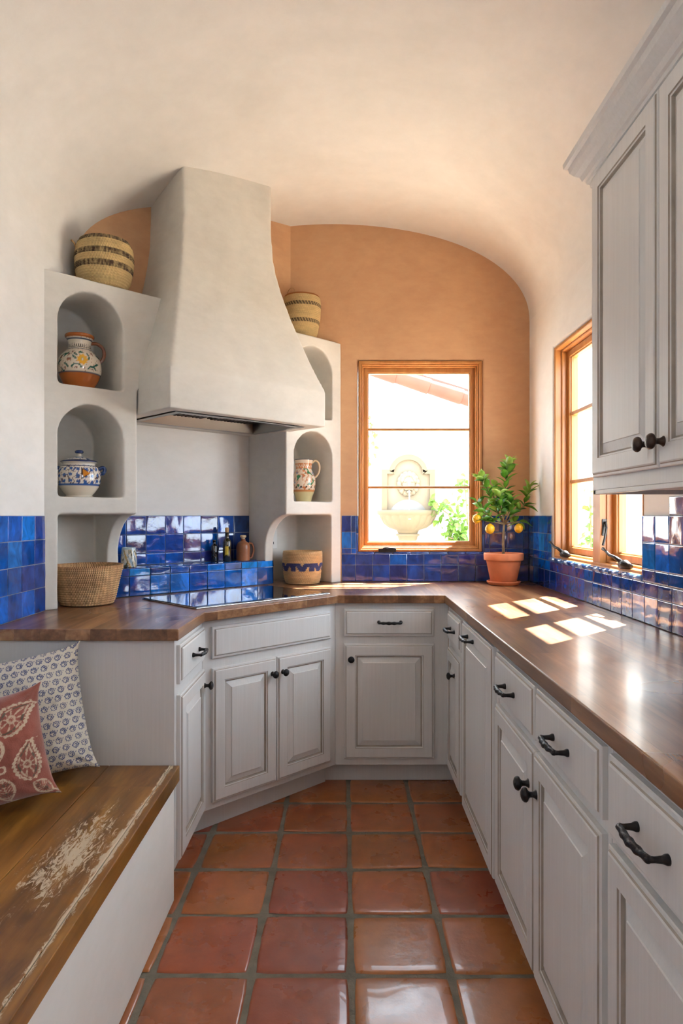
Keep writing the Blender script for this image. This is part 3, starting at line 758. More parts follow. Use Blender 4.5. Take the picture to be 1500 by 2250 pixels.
def window_2():
    Y1, Y0, Z0, Z1 = 3.395, 2.38, 1.085, 2.156
    root = bpy.data.objects.new('window_2', None); C.objects.link(root); root.location = (RX, Y1, Z0); root.rotation_euler = (0, 0, -pi/2); struct(root)
    w = Y1-Y0; h = Z1-Z0
    m = MB(); m.frame(0, w, 0, h, .016, .004, .112); m.frame(.014, w-.014, .014, h-.014, .012, .036, .112)
    m.box(.515, .595, .010, .112, .01, h-.01); m.box(.508, .602, .038, .11, .01, h-.01)
    m.build('window_frame', 'window_wood', root)
    for x0, x1 in ((.026, .508), (.602, w-.026)):
        m = MB(); z0, z1 = .026, h-.026
        m.frame(x0, x1, z0, z1, .032, .062, .106); m.frame(x0+.031, x1-.031, z0+.031, z1-.031, .007, .070, .10)
        s = m.build('sash', 'window_wood', root)
        for zz in (1.81, 1.469):
            m = MB(); m.box(x0+.03, x1-.03, .068, .10, zz-Z0-.009, zz-Z0+.009); m.build('muntin', 'window_wood', s, bevel=.003)
        m = MB(); m.box(x0+.034, x1-.034, .083, .087, z0+.034, z1-.034); m.build('glass', 'pane', s)
    crank(root, .03); crank(root, .72)
    m = MB(); m.box(.5955, .5985, .018, .072, .130, .200); m.tube([(.605, .03, .19), (.615, .03, .165), (.62, .02, .12), (.622, .012, .09)], [.005, .005, .005, .006], 8)
    m.build('window_latch', 'steel_dark', root, bevel=.002)
    m = MB(); m.box(.0, w, -.004, .05, -.014, .004); m.build('window_sill', 'window_wood', root, bevel=.003)
window_2()
# unseen window added behind the camera to let in extra fill light
def fill_window_frame(name, loc, rz, w, h):
    root = bpy.data.objects.new(name, None); C.objects.link(root); root.location = loc; root.rotation_euler = (0, 0, rz); struct(root)
    m = MB(); m.frame(0, w, 0, h, .05, 0, .1); m.box(w/2-.03, w/2+.03, .01, .09, .05, h-.05); m.build('window_frame', 'window_wood', root)
fill_window_frame('added_fill_window', (RX, .35, 1.45), -pi/2, .8, .712)

# ------------------------------------------------------------------ baskets
def basket(label, prof, coilh, paint, loc, group=None, handle=None, thick=.008, rz=0):
    root = thing('coiled_basket', label, 'basket', loc, rz, group)
    # outer coils from a smooth silhouette prof [(z,r)]
    H = prof[-1][0]; n = int(H/coilh); P_ = []; cl = []
    def R(z):
        for (z0, r0), (z1, r1) in zip(prof, prof[1:]):
            if z <= z1: t = (z-z0)/(z1-z0); t = t*t*(3-2*t) if False else t; return r0+(r1-r0)*t
        return prof[-1][1]
    P_.append((.001, .002)); cl.append(0); P_.append((R(0)*.6, .001)); cl.append(0)
    for i in range(n):
        for k in range(5):
            a = pi*(k+.5)/5; z = (i+(k+.5)/5)*coilh
            P_.append((R(z)+coilh*.5*(sin(a)-.5), z)); cl.append(i+.5)
    P_.append((R(H)-.001, H+.003)); cl.append(n+.5); P_.append((R(H)-thick*.7, H+.003)); cl.append(n+.5)
    for i in range(n-1, 0, -1):
        for k in (3, 1):
            a = pi*(k+.5)/5; z = (i+(k+.5)/5)*coilh
            P_.append((R(z)-thick-coilh*.2*sin(a), max(z, .008))); cl.append(i+.5)
    P_.append((.001, .008)); cl.append(.5)
    lathe('basket_body', P_, 'basket_weave', root, 120, paint=lambda th, z, i, r: paint(th, z, i), coil=cl, wob=.035)
    if handle: handle(root, R, H)
    return root
straw = S((226, 196, 138)); dkst = S((74, 50, 36)); brown = S((176, 128, 78))
def nz(th, z, s=1, k=0): return noise.noise(Vector((cos(th)*s, sin(th)*s, z*60+k)))
def pb1(th, z, i):                        # striped straw basket
    n_ = noise.noise(Vector((th*26, z*40, 1))); dark = 0
    if .125 < z < .150 or .072 < z < .096 or z > .192: dark = .75+.9*n_+.25*nz(th, z, 2)
    c = lerp(straw, dkst, dark); f = 1+.12*nz(th, z, 3, 2); return tuple(v*f for v in c)
def hd1(root, R, H):
    m = MB(); r = R(H-.02); a0 = radians(168); pts = []
    for k in range(13):
        t = k/12; a = a0+.55*(t-.5)*1.5; q = sin(pi*t)
        pts.append(((r+.004+.020*q)*cos(a), (r+.004+.020*q)*sin(a), H-.035+.042*q**.7))
    m.tube(pts, .0042, 8); o = m.build('basket_handle', 'cork', root, True)
basket('striped straw basket with dark bands and a small loop, on top of the left niches', [(0, .085), (.035, .110), (.08, .120), (.13, .123), (.175, .118), (.205, .108)], .0105, pb1, dg_(.292, .092, 2.291), 'baskets on top of the niche shelves', hd1, rz=radians(18))
def pb2(th, z, i):
    dark = 0; n_ = sin(th*38+z*220)
    if .172 < z < .192 or .080 < z < .100: dark = .7+.6*n_
    c = lerp(straw, dkst, dark)
    if z > .232: c = S((182, 112, 52))[:3]
    f = 1+.12*nz(th, z, 3, 2); return tuple(v*f for v in c)
def hd2(root, R, H):
    m = MB(); r = R(H); pts = []
    for k in range(17):
        t = k/16; a = pi*t
        pts.append((-r*.95*cos(a)*.3-.062, -r*.0+.03*cos(a), H+.055*sin(a)))
    m.tube(pts, .0022, 6); m.build('basket_handle', 'cork', root, True)
basket('smaller straw basket with two chain-pattern bands, on top of the right niches', [(0, .072), (.04, .090), (.12, .102), (.2, .104), (.238, .099)], .0098, pb2, dg_(1.452, .108, 2.291), 'baskets on top of the niche shelves', hd2)
tan = S((222, 180, 128)); ora = S((222, 172, 114))
def pb3(th, z, i):
    f = 1+.22*nz(th, z, 4, 1)+.1*sin(th*95); c = lerp(tan, S((168, 114, 70)), .2+.5*(z > .155)+.4*nz(th, z*.3, 1.3)); return tuple(v*f for v in c)
basket('plain tan coiled basket on the counter under the left niches', [(0, .108), (.03, .120), (.165, .148)], .0098, pb3, dg_(.212, .085, .9215), 'baskets on the counter', None)
def pb4(th, z, i):
    f = 1+.15*nz(th, z, 4, 1); c = lerp(ora, S((222, 186, 136)), .5+.6*nz(th, z*.3, 1.6)); v = (z-.072)/.045
    if 0 < v < 1:
        a = (th/(.95)+.28) % 1                # chunky zig-zag motif
        k = abs(a-.32)
        if (abs(k-.26*v) < .15 and a < .66) or (.72-.1*v < a < 1.0): c = S((58, 62, 112))[:3]
    return tuple(q_*f for q_ in c)
basket('tan basket with dark blue zigzag band on the counter under the right niches', [(0, .094), (.03, .103), (.10, .112), (.178, .110)], .0082, pb4, dg_(1.447, .098, .9215), 'baskets on the counter', None)

# ------------------------------------------------------------------ pottery
def pot_thing(label, name, cat, loc):
    return thing(name, label, cat, loc, -atan2(loc[0], loc[1]))       # front faces the room
cream = S((226, 216, 196)); orange = S((182, 100, 38)); navy = S((34, 48, 92)); grn = S((22, 84, 70)); yel = S((232, 172, 40)); mblue = S((48, 88, 150))
def arc(px, py, cx, cy, R, a0, a1, w):
    dx, dy = px-cx, py-cy; r = hypot(dx, dy); a = atan2(dy, dx) % (2*pi)
    return abs(r-R) < w and (a0 <= a <= a1 or a0 <= a+2*pi <= a1)
def leafm(px, py, cx, cy, rot, L, W):
    dx, dy = px-cx, py-cy; X = dx*cos(rot)+dy*sin(rot); Y = -dx*sin(rot)+dy*cos(rot)
    return abs(X) < L and abs(Y) < W*(1-(X/L)**2)
def pj1(th, z, i, r):
    x = th*.088; y = z
    if z < .062 or z > .222: return orange[:3]
    if abs(z-.066) < .0022 or abs(z-.072) < .0012 or abs(z-.214) < .002 or abs(z-.172) < .0016: return S((70, 82, 96))[:3]
    c = cream
    if .176 < z < .212:
        if .178 < z < .196 and (leafm(x % .016, y, .008, .186, pi/2, .009, .003) or abs(y-.179-.002*sin(x*700)) < .0015): c = S((52, 52, 44))
        return c[:3]
    X = (x+.14) % .28-.14
    fx, fy = X-.012, y-.118; fr = hypot(fx, fy); fa = atan2(fy, fx)
    if fr < .021+.003*cos(9*fa): c = yel if fr > .008 else (S((190, 170, 70)) if fr > .004 else cream)
    else:
        for (cx, cy, ro, L, W, cc) in [(.005, .150, 0, .013, .005, grn), (-.018, .140, -.6, .012, .004, grn), (-.022, .126, -.8, .016, .004, grn), (.036, .140, -1.2, .011, .004, grn), (.04, .125, -1.9, .01, .004, grn),
                (-.062, .14, .7, .02, .004, grn), (.072, .10, .5, .02, .005, grn), (-.1, .11, .4, .02, .005, grn), (.1, .14, -.4, .02, .005, grn)]:
            if leafm(X, y, cx, cy, ro, L, W): c = cc
        for (cx, cy, R, a0, a1) in [(-.013, .076, .021, .3, 2.9), (.052, .072, .019, .3, 2.9), (-.070, .076, .024, .2, 1.5), (-.066, .108, .034, 1.2, 3.6), (-.052, .10, .036, 3.5, 4.9)]:
            if arc(X, y, cx, cy, R, a0, a1, .0032): c = grn
        for (cx, cy, rr) in [(-.034, .152, .005), (-.048, .140, .006), (-.050, .118, .006), (-.04, .118, .005), (.02, .082, .003), (-.013, .082, .004), (.052, .079, .004), (-.062, .082, .004), (.06, .148, .005), (-.09, .13, .006)]:
            d = hypot(X-cx, y-cy)
            if d < rr: c = S((150, 92, 54)) if d > rr*.5 else S((80, 96, 110))
        if c == cream and noise.noise(Vector((x*160, y*160, 4))) > .42: c = S((150, 110, 80))
    return tuple(c[:3])
loc = dg_(.192, .118, 1.8415)
root = pot_thing('round painted jug with yellow flower and orange rim, in the upper left niche', 'jug', 'jug', loc)
P_ = smoothprof([(.001, .001), (.050, .0), (.060, .012), (.076, .040), (.088, .075), (.089, .105), (.080, .140), (.060, .163), (.050, .172), (.046, .188), (.048, .208), (.054, .220), (.060, .228), (.059, .236), (.052, .237), (.044, .222), (.041, .19), (.045, .17), (.05, .165)], 7)
lathe('jug_body', P_, 'painted_pottery', root, 168, paint=pj1)
def hdl(root, pts, r, mat='terracotta_pot', name='jug_handle', seg=10):
    cv = []
    P3 = [(pts[max(i-1, 0)], pts[i], pts[i+1], pts[min(i+2, len(pts)-1)]) for i in range(len(pts)-1)]
    for p0, p1, p2, p3 in P3:
        for k in range(6):
            t = k/6; cv.append([.5*((2*p1[j])+(-p0[j]+p2[j])*t+(2*p0[j]-5*p1[j]+4*p2[j]-p3[j])*t*t+(-p0[j]+3*p1[j]-3*p2[j]+p3[j])*t**3) for j in range(3)])
    cv.append(list(pts[-1])); m = MB(); m.tube(cv, r, seg); return m.build(name, mat, root, True)
simple('glazed_brown', S((120, 62, 34)), .2, 0, .5); simple('glaze_cream', S((214, 188, 150)), .22, 0, .4, var=.1); simple('glaze_blue', S((44, 70, 120)), .2, 0, .5)
hdl(root, [(.046, -.0, .206), (.072, -.0, .206), (.094, .0, .190), (.100, 0, .165), (.094, 0, .140), (.080, 0, .125)], .0075, 'glazed_brown')

def pj2(th, z, i, r):
    x = th*.088; y = z
    if z < .047: return S((222, 210, 190))[:3]
    if abs(z-.051) < .0045: return mblue[:3]
    if abs(z-.060) < .0014 or abs(z-.133) < .0016: return navy[:3]
    if z > .136: return S((222, 212, 196))[:3]
    c = S((224, 216, 204))
    X = x-.024; Y = y-.098           # amber bird-like patch, facing the room
    if -.016 < X < .024:
        w = .026*(1-(X+.012)/.036) if X > -.012 else .030
        if abs(Y-.002) < w*.9:
            return (S((198, 124, 28)) if (abs(Y-.002) < w*.68 and X > -.010) else S((48, 26, 18)))[:3]
    v = noise.noise(Vector((x*70+3, y*70, 2))); 
    cx = (x+.5) % .030-.015; cy = (y+.004*sin(x*40)) % .026-.013
    if hypot(cx, cy)+.0015*sin(6*atan2(cy, cx)) < .0072: c = mblue
    elif abs(noise.noise(Vector((x*48, y*48, 8)))) < .055: c = S((84, 60, 60))
    elif v > .38: c = S((70, 96, 150))
    return tuple(c[:3])
loc = dg_(.190, .118, 1.3795)
root = pot_thing('blue and white lidded tureen with amber patch, in the lower left niche', 'lidded_jar', 'jar', loc)
P_ = smoothprof([(.001, .0), (.054, .0), (.057, .004), (.054, .008), (.066, .022), (.083, .050), (.089, .080), (.086, .110), (.075, .132), (.066, .136), (.066, .144), (.068, .147), (.062, .146)], 7)
lathe('jar_body', P_, 'painted_pottery', root, 168, paint=pj2)
def pl2(th, z, i, r):
    if r > .062 and z < .160: return navy[:3] if z > .150 else S((222, 212, 196))[:3]
    if .160 > z > .155: return S((200, 196, 186))[:3]
    if z > .188: return navy[:3]
    return mblue[:3] if (noise.noise(Vector((th*9, z*90, 1))) > .12 and r > .02) else S((216, 208, 192))[:3]
P_ = smoothprof([(.068, .146), (.074, .150), (.075, .154), (.066, .159), (.050, .166), (.030, .172), (.015, .176), (.010, .181), (.010, .187), (.016, .190), (.018, .197), (.012, .203), (.001, .204)], 6)
lathe('jar_lid', P_, 'painted_pottery', root, 96, paint=pl2)
hdl(root, [(.078, 0, .122), (.094, 0, .130), (.104, 0, .124), (.100, 0, .108), (.086, 0, .100)], .008, 'glaze_blue', 'jar_handle')
hdl(root, [(-.078, 0, .122), (-.094, 0, .130), (-.104, 0, .124), (-.100, 0, .108), (-.086, 0, .100)], .008, 'glaze_blue', 'jar_handle')

def pj3(th, z, i, r):
    x = th*.066; y = z
    if z < .058: return S((206, 190, 140))[:3]
    if .058 < z < .066: return S((200, 130, 76))[:3]
    if z > .236: return S((60, 62, 74))[:3]
    if .186 < z < .216:
        f = ((x*60) % 1); return (cream if abs(y-.201-.006*sin(x*330)) < .0028 or f < .08 else S((200, 122, 66)))[:3]
    if z >= .216: return S((226, 204, 180))[:3]
    c = S((228, 208, 184)); 
    v = noise.noise(Vector((x*46+1, y*46, 6))); w_ = noise.noise(Vector((x*34, y*34, 2)))
    if v > .30: c = S((60, 120, 84))
    elif abs(w_) < .07: c = S((196, 116, 70))
    elif v < -.42: c = S((116, 140, 170))
    if hypot((x % .03)-.015, y-.082) < .005: c = S((44, 34, 30))
    return tuple(c[:3])
loc = dg_(1.488, .135, 1.3795)
root = pot_thing('painted pitcher with green leaves and orange band, in the right niche', 'pitcher', 'pitcher', loc)
P_ = smoothprof([(.001, 0), (.040, 0), (.044, .006), (.050, .030), (.064, .070), (.068, .105), (.064, .140), (.052, .170), (.046, .188), (.048, .212), (.053, .236), (.052, .240), (.046, .236), (.042, .21), (.041, .19), (.045, .175)], 7)
lathe('pitcher_body', P_, 'painted_pottery', root, 144, paint=pj3)
hdl(root, [(.048, 0, .222), (.064, 0, .234), (.082, 0, .224), (.090, 0, .195), (.082, 0, .16), (.063, 0, .138)], .006, 'glaze_cream', 'pitcher_handle')

# ledge objects
zl = 1.0535
loc = dg_(.490, .262, zl)
root = pot_thing('small marbled ceramic tumbler at the left end of the tiled ledge', 'tumbler', 'cup', loc)
def pt(th, z, i, r):
    v = noise.noise(Vector((th*1.6, z*16, 3))); w_ = noise.noise(Vector((th*2.5+z*30, z*18, 9)))
    c = S((214, 208, 188))
    if abs(v) < .07: c = S((92, 88, 60))
    elif w_ > .25: c = S((150, 172, 186))
    elif w_ < -.4: c = S((190, 150, 70))
    if z > .085: c = S((170, 190, 196))
    return tuple(c[:3])
lathe('tumbler_body', smoothprof([(.001, 0), (.032, 0), (.037, .006), (.0375, .03), (.035, .07), (.032, .092), (.030, .093), (.029, .088), (.031, .02), (.001, .01)], 6), 'painted_pottery', root, 64, paint=pt)
loc = dg_(1.052, .262, zl)
root = pot_thing('tall oil bottle with cork stopper and yellow label, on the ledge', 'oil_bottle', 'bottle', loc)
lathe('bottle_body', [(.001, 0), (.020, 0), (.0225, .003), (.0225, .105), (.020, .114), (.012, .122), (.0105, .128), (.0105, .150), (.0125, .152), (.0125, .156), (.0085, .157)], 'oil_glass', root, 40)
lathe('cork_stopper', [(.001, .150), (.008, .150), (.0095, .158), (.0105, .178), (.009, .182), (.001, .183)], 'cork', root, 24)
simple('yellow_label', S((206, 178, 62)), .5, var=.2)
m = MB()
for k in range(9):
    a = -pi/2-.55+k*.1; b = a+.1
    for zz0, zz1 in ((.03+.008*abs(sin(k*1.3)), .088-.008*abs(cos(k*1.7))),):
        m.add([(.0229*cos(a), .0229*sin(a), zz0), (.0229*cos(b), .0229*sin(b), zz0), (.0229*cos(b), .0229*sin(b), zz1), (.0229*cos(a), .0229*sin(a), zz1)], [(0, 1, 2, 3)])
m.build('bottle_label', 'yellow_label', root, True)
loc = dg_(.990, .290, zl)
root = pot_thing('short dark glass bottle close behind the oil bottle on the ledge', 'dark_bottle', 'bottle', loc)
lathe('bottle_body', [(.001, 0), (.016, 0), (.0175, .003), (.0175, .082), (.014, .090), (.008, .096), (.008, .110), (.0095, .111), (.0095, .116), (.001, .117)], 'dark_glass', root, 32)
loc = dg_(1.158, .262, zl)
root = pot_thing('squat brown stoneware flask with cream stopper on the ledge by the right niches', 'stoneware_flask', 'bottle', loc)
simple('stoneware', S((150, 92, 56)), .4, 0, .2, var=.2, bs=60)
lathe('flask_body', smoothprof([(.001, 0), (.034, 0), (.037, .006), (.0375, .04), (.037, .075), (.030, .095), (.016, .106), (.012, .112), (.013, .118), (.001, .118)], 6), 'stoneware', root, 48)
lathe('flask_stopper', smoothprof([(.001, .115), (.010, .116), (.010, .122), (.016, .128), (.017, .136), (.012, .140), (.001, .141)], 4), 'glaze_cream', root, 32)
hdl(root, [(.030, 0.02, .095), (.046, 0.024, .092), (.056, .026, .07), (.055, .026, .04), (.046, .022, .016), (.034, .018, .012)], .0055, 'stoneware', 'flask_handle')

# outlets
def outlet(label, p, rz):
    root = thing('wall_outlet', label, 'outlet', p, rz, None)
    m = MB(); m.rings(-.036, -.058, .036, .058, [(0, 0), (0, -.004), (.003, -.006)]); m.build('cover_plate', 'outlet_plastic', root)
    for zz in (-.024, .024):
        for xx in (-.008, .008):
            m = MB(); m.box(xx-.002, xx+.002, -.0075, -.0055, zz-.006, zz+.008); m.build('socket_slot', 'outlet_slot', root)
outlet('white wall outlet behind the plain tan basket, in the left compartment', dg_(.115, .2985, 1.15), RD)
outlet('white wall outlet behind the blue-banded basket, right of the brown flask', dg_(1.385, .2985, 1.165), RD)

# ------------------------------------------------------------------ lemon tree
def leaf(m, base, d, L, W, droop=.25, roll=0, col=None):
    d = Vector(d).normalized(); side = d.cross(Vector((0, 0, 1)))
    if side.length < .1: side = Vector((1, 0, 0))
    side.normalize(); up = side.cross(d); side = side*cos(roll)+up*sin(roll); up = side.cross(d).normalized()
    n_ = 7; vs = []
    for i in range(n_+1):
        t = i/n_; w = W/2*(sin(pi*min(1, t**.8))**.75 if 0 < t < 1 else .02)
        c = base+d*L*t-Vector((0, 0, 1))*droop*L*t*t+up*.05*L*sin(pi*t)
        vs += [c-side*w+up*w*.35, c, c+side*w+up*w*.35]
    fs = [(3*i+j, 3*i+j+1, 3*i+j+4, 3*i+j+3) for i in range(n_) for j in (0, 1)]
    m.add(vs, fs)
YT = 3.655
sl = at(1106, 1280, YT); bx = sl.x
root = thing('plant_saucer', 'round terracotta saucer under the lemon tree pot', 'saucer', (bx, YT, .9215), 0)
lathe('saucer_dish', smoothprof([(.001, 0), (.072, 0), (.082, .004), (.090, .014), (.091, .020), (.087, .020), (.082, .011), (.074, .008), (.001, .008)], 4), 'terracotta_pot', root, 64)
root = thing('potted_lemon_tree', 'small lemon tree with three lemons in a terracotta pot on the counter', 'plant', (bx, YT, .9305), 0)
pr = [(.001, 0), (.066, 0), (.070, .004), (.094, .122), (.095, .124), (.105, .125), (.107, .130), (.108, .160), (.106, .164), (.099, .165), (.095, .160), (.090, .138), (.001, .136)]
lathe('pot', pr, 'terracotta_pot', root, 72)
lathe('soil', [(.001, .150), (.05, .149), (.094, .146), (.094, .130)], 'soil', root, 32)
def T(px, py, dy=0): p = at(px, py, YT+dy); return Vector((p.x-bx, p.y-YT, p.z-.9305))
m = MB(); m.tube([T(1106, 1222), T(1105, 1195), T(1106, 1170), T(1107, 1150)], [.0082, .0068, .0062, .0060], 10)
stems = [([(1107, 1152, 0), (1092, 1125, -.02), (1078, 1095, -.03), (1066, 1062, -.02), (1056, 1052, -.02)], 15, 1),
         ([(1107, 1152, 0), (1108, 1110, .01), (1110, 1070, 0), (1114, 1035, 0), (1118, 1018, 0)], 19, 2),
         ([(1107, 1152, 0), (1130, 1130, -.01), (1148, 1114, -.01), (1158, 1090, -.01), (1162, 1072, -.01)], 9, 3),
         ([(1107, 1152, 0), (1085, 1140, -.04), (1062, 1124, -.05), (1045, 1100, -.04)], 8, 4),
         ([(1107, 1152, 0), (1102, 1125, -.05), (1100, 1105, -.07), (1096, 1082, -.08)], 9, 5),
         ([(1107, 1152, 0), (1118, 1128, -.04), (1124, 1108, -.05), (1125, 1095, -.05)], 7, 6),
         ([(1107, 1152, 0), (1090, 1148, -.03), (1068, 1146, -.03), (1053, 1136, -.03)], 6, 7),
         ([(1107, 1152, 0), (1125, 1148, -.02), (1140, 1146, -.02), (1141, 1152, -.02)], 3, 8),
         ([(1107, 1152, 0), (1092, 1120, .05), (1084, 1090, .06), (1086, 1066, .06)], 8, 9)]
lf = MB(); ly = MB(); rnd = random.Random(3)
for pts, n_, sid in stems:
    n_ = int(n_*1.45)
    pv = [T(*p) for p in pts]; m.tube(pv, [.0045-.0032*i/(len(pv)-1) for i in range(len(pv))], 7)
    for k in range(n_):
        t = .22+.78*(k+.3)/n_; t = min(t, .995); q = t*(len(pv)-1); i = int(q); fr = q-i
        b = pv[i].lerp(pv[i+1], fr); dr = (pv[i+1]-pv[i]).normalized()
        ang = k*2.4+sid; h_ = Vector((cos(ang), sin(ang)*.75, .1)); d = (h_*(1.25-.3*t)+dr*.55+Vector((0, 0, .16+.15*t))).normalized()
        L = rnd.uniform(.068, .094)*(1-.12*t); tgt = ly if (t > .8 and sid != 4) or rnd.random() < .14 else lf
        leaf(tgt, b, d, L, L*rnd.uniform(.42, .52), rnd.uniform(.05, .35), rnd.uniform(-.7, .7))
    b = pv[-1]; dr = (pv[-1]-pv[-2]).normalized()
    for s_ in (-1, 1):
        if sid in (1, 2, 3): leaf(ly, b, (dr+Vector((s_*.75, -.1, .2))), .062, .022, .1, s_*.4)
leaf(lf, T(1152, 1112, -.01), (1, -.1, -.25), .075, .032, .2, .3); leaf(ly, T(1163, 1082, -.01), (1, 0, .75), .072, .024, .05, .2)
leaf(lf, T(1078, 1138, -.05), (-1, -.2, -.1), .062, .030, .15, -.7); leaf(ly, T(1141, 1149, -.03), (.6, -.2, -.8), .042, .028, .1, .6)
m.build('trunk', 'bark', root, True)
o = lf.build('foliage', 'leaf', root, True, recalc=False); so = o.modifiers.new('s', 'SOLIDIFY'); so.thickness = .0006
o = ly.build('young_foliage', 'leaf_young', root, True, recalc=False); so = o.modifiers.new('s', 'SOLIDIFY'); so.thickness = .0006; o['label'] = 'pale yellow-green new leaves'
for (px, py, dy, r) in ((1047, 1140, -.03, .0235), (1076, 1162, -.04, .0255), (1139, 1161, -.03, .0235)):
    P_ = [(.0005, -1.06), (.10, -1.04)]+[(sin(pi*k/16)*1.0, -cos(pi*k/16)) for k in range(2, 15)]+[(.12, 1.05), (.0005, 1.07)]
    o = lathe('lemon', [(a_*r, b_*r*1.08) for a_, b_ in P_], 'lemon_peel', root, 32); o.location = T(px, py, dy)
for tw in ([T(1053, 1136, -.03), T(1049, 1131, -.03)], [T(1085, 1148, -.035), T(1078, 1150, -.04), T(1076, 1153, -.04)], [T(1141, 1150, -.025), T(1139, 1153, -.03)]):
    m = MB(); m.tube(tw, .0015, 6); m.build('twig', 'bark', root, True)

# ------------------------------------------------------------------ outdoors
def poly_slab(name, pts, y0, y1, mat, parent=None, bevel=0):       # outline in x-z, counter-clockwise seen from -Y
    m = MB(); n_ = len(pts)
    m.add([(x, y0, z) for x, z in pts]+[(x, y1, z) for x, z in pts], [tuple(range(n_)), tuple(range(n_, 2*n_))[::-1]]+[(i, n_+i, n_+(i+1) % n_, (i+1) % n_) for i in range(n_)])
    return m.build(name, mat, parent, bevel=bevel)
m = MB(); m.box(-8, 14, 4.15, 22, -.25, -.1); m.box(1.4, 14, -6, 4.15, -.25, -.1); tag(m.build('patio_paving', 'paving'), 'pale sunlit courtyard paving outside the windows', 'paving', None, 'structure')
YW = 7.0
a_ = at(700, 776, YW); b_ = at(1180, 928, YW)
root = thing('neighbouring_house', 'white stucco house across the courtyard with a sloping clay-tile verge', 'house', (.0, YW, 0), 0)
zz = lambda x: a_.z+(b_.z-a_.z)*(x-a_.x)/(b_.x-a_.x)
poly_slab('house_wall', [(-4, -.1), (2.46, -.1), (2.46, zz(2.46)-.06), (-4, zz(-4)-.06)], 0, 3.0, 'stucco_white', root)
m = MB(); dr = Vector((b_.x-a_.x, 0, b_.z-a_.z)).normalized(); p = Vector((-1.2, -.06, zz(-1.2))); nrm = Vector((-dr.z, 0, dr.x))
for k in range(10):                       # overlapping barrel tiles running down the verge
    s0 = p+dr*(.36*k); s1 = s0+dr*.385
    m.tube([s0, s0+dr*.02, s1-dr*.01, s1], [.066, .070, .080, .076], 20)
m.build('verge_tile', 'roof_clay', root, True)
m = MB(); q0 = p+nrm*.075; q1 = q0+dr*3.55
m.add([q0+Vector((0, .02, 0)), q1+Vector((0, .02, 0)), q1+nrm*.03+Vector((0, .02, 0)), q0+nrm*.03+Vector((0, .02, 0)), q0+Vector((0, 3, 0)), q1+Vector((0, 3, 0)), q1+nrm*.03+Vector((0, 3, 0)), q0+nrm*.03+Vector((0, 3, 0))],
      [(0, 1, 2, 3), (7, 6, 5, 4), (3, 2, 6, 7), (1, 0, 4, 5), (0, 3, 7, 4), (2, 1, 5, 6)]); m.build('roof_deck', 'roof_dark', root)
# wall fountain
f0 = at(895, 1190, YW); sx = YW/F
root = thing('wall_fountain', 'carved cream stone wall fountain with lion mask and fluted basin, outside the window', 'fountain', (f0.x, YW, f0.z), 0)
X_ = lambda px: (px-895)*sx; Z_ = lambda py: (1190-py)*sx
def archpts(hw, sh, zb, ztop, hw2):
    pts = [(-hw, zb), (hw, zb), (hw, sh), (hw2, sh)]
    R = hw2; c = ztop-R*.92
    pts += [(R*cos(pi*k/20), c+(ztop-c)*sin(pi*k/20)) for k in range(21)]
    return pts+[(-hw2, sh), (-hw, sh)]
poly_slab('back_panel', archpts(X_(952), Z_(1035), Z_(1142), Z_(1002), X_(937)), -.07, -.002, 'stone_pale', root, .006)
# raised moulding: outer minus inner outline
po = archpts(X_(953), Z_(1033), Z_(1140), Z_(1000), X_(936)); pi_ = archpts(X_(941), Z_(1043), Z_(1140), Z_(1012), X_(926))
m = MB(); n_ = len(po); m.v = [(x, -.11, z) for x, z in po]+[(x, -.11, z) for x, z in pi_]+[(x, -.06, z) for x, z in po]+[(x, -.06, z) for x, z in pi_]
for i in range(1, n_):
    j = (i+1) % n_
    if i == n_-0: continue
    m.f += [(i, j, n_+j, n_+i), (i, 2*n_+i, 2*n_+j, j), (n_+i, n_+j, 3*n_+j, 3*n_+i)]
m.mi = [0]*len(m.f); m.build('arch_moulding', 'stone', root, bevel=.004)
# lion mask
m = MB()
def blob(cx, cy, cz, rx, ry, rz, n_=14):
    vs = []; fs = []
    for i in range(n_+1):
        for k in range(n_*2):
            a = pi*i/n_; b = 2*pi*k/(n_*2); vs.append((cx+rx*sin(a)*cos(b), cy+ry*sin(a)*sin(b), cz+rz*cos(a)))
    for i in range(n_):
        for k in range(n_*2): fs.append((i*n_*2+k, i*n_*2+(k+1) % (n_*2), (i+1)*n_*2+(k+1) % (n_*2), (i+1)*n_*2+k))
    m.add(vs, fs)
cz = Z_(1066)
for k in range(15): a = 2*pi*k/15+.2; blob(.088*cos(a), -.09, cz+.01+.10*sin(a), .034, .035, .036, 8)
for k in range(9): a = pi*k/8; blob(.06*cos(a), -.12, cz+.04+.06*sin(a), .026, .03, .028, 8)
blob(0, -.11, cz+.012, .068, .055, .08); blob(0, -.16, cz-.012, .020, .035, .048); blob(-.022, -.155, cz-.04, .026, .03, .022); blob(.022, -.155, cz-.04, .026, .03, .022)
blob(0, -.15, cz-.078, .026, .026, .016); blob(-.034, -.15, cz+.03, .020, .016, .010); blob(.034, -.15, cz+.03, .020, .016, .010)
blob(-.075, -.10, cz+.07, .02, .02, .024); blob(.075, -.10, cz+.07, .02, .02, .024)
m.build('lion_mask', 'stone_pale', root, True)
m = MB(); blob(0, -.155, cz-.060, .016, .02, .008, 8); m.build('lion_mouth', 'roof_dark', root, True)
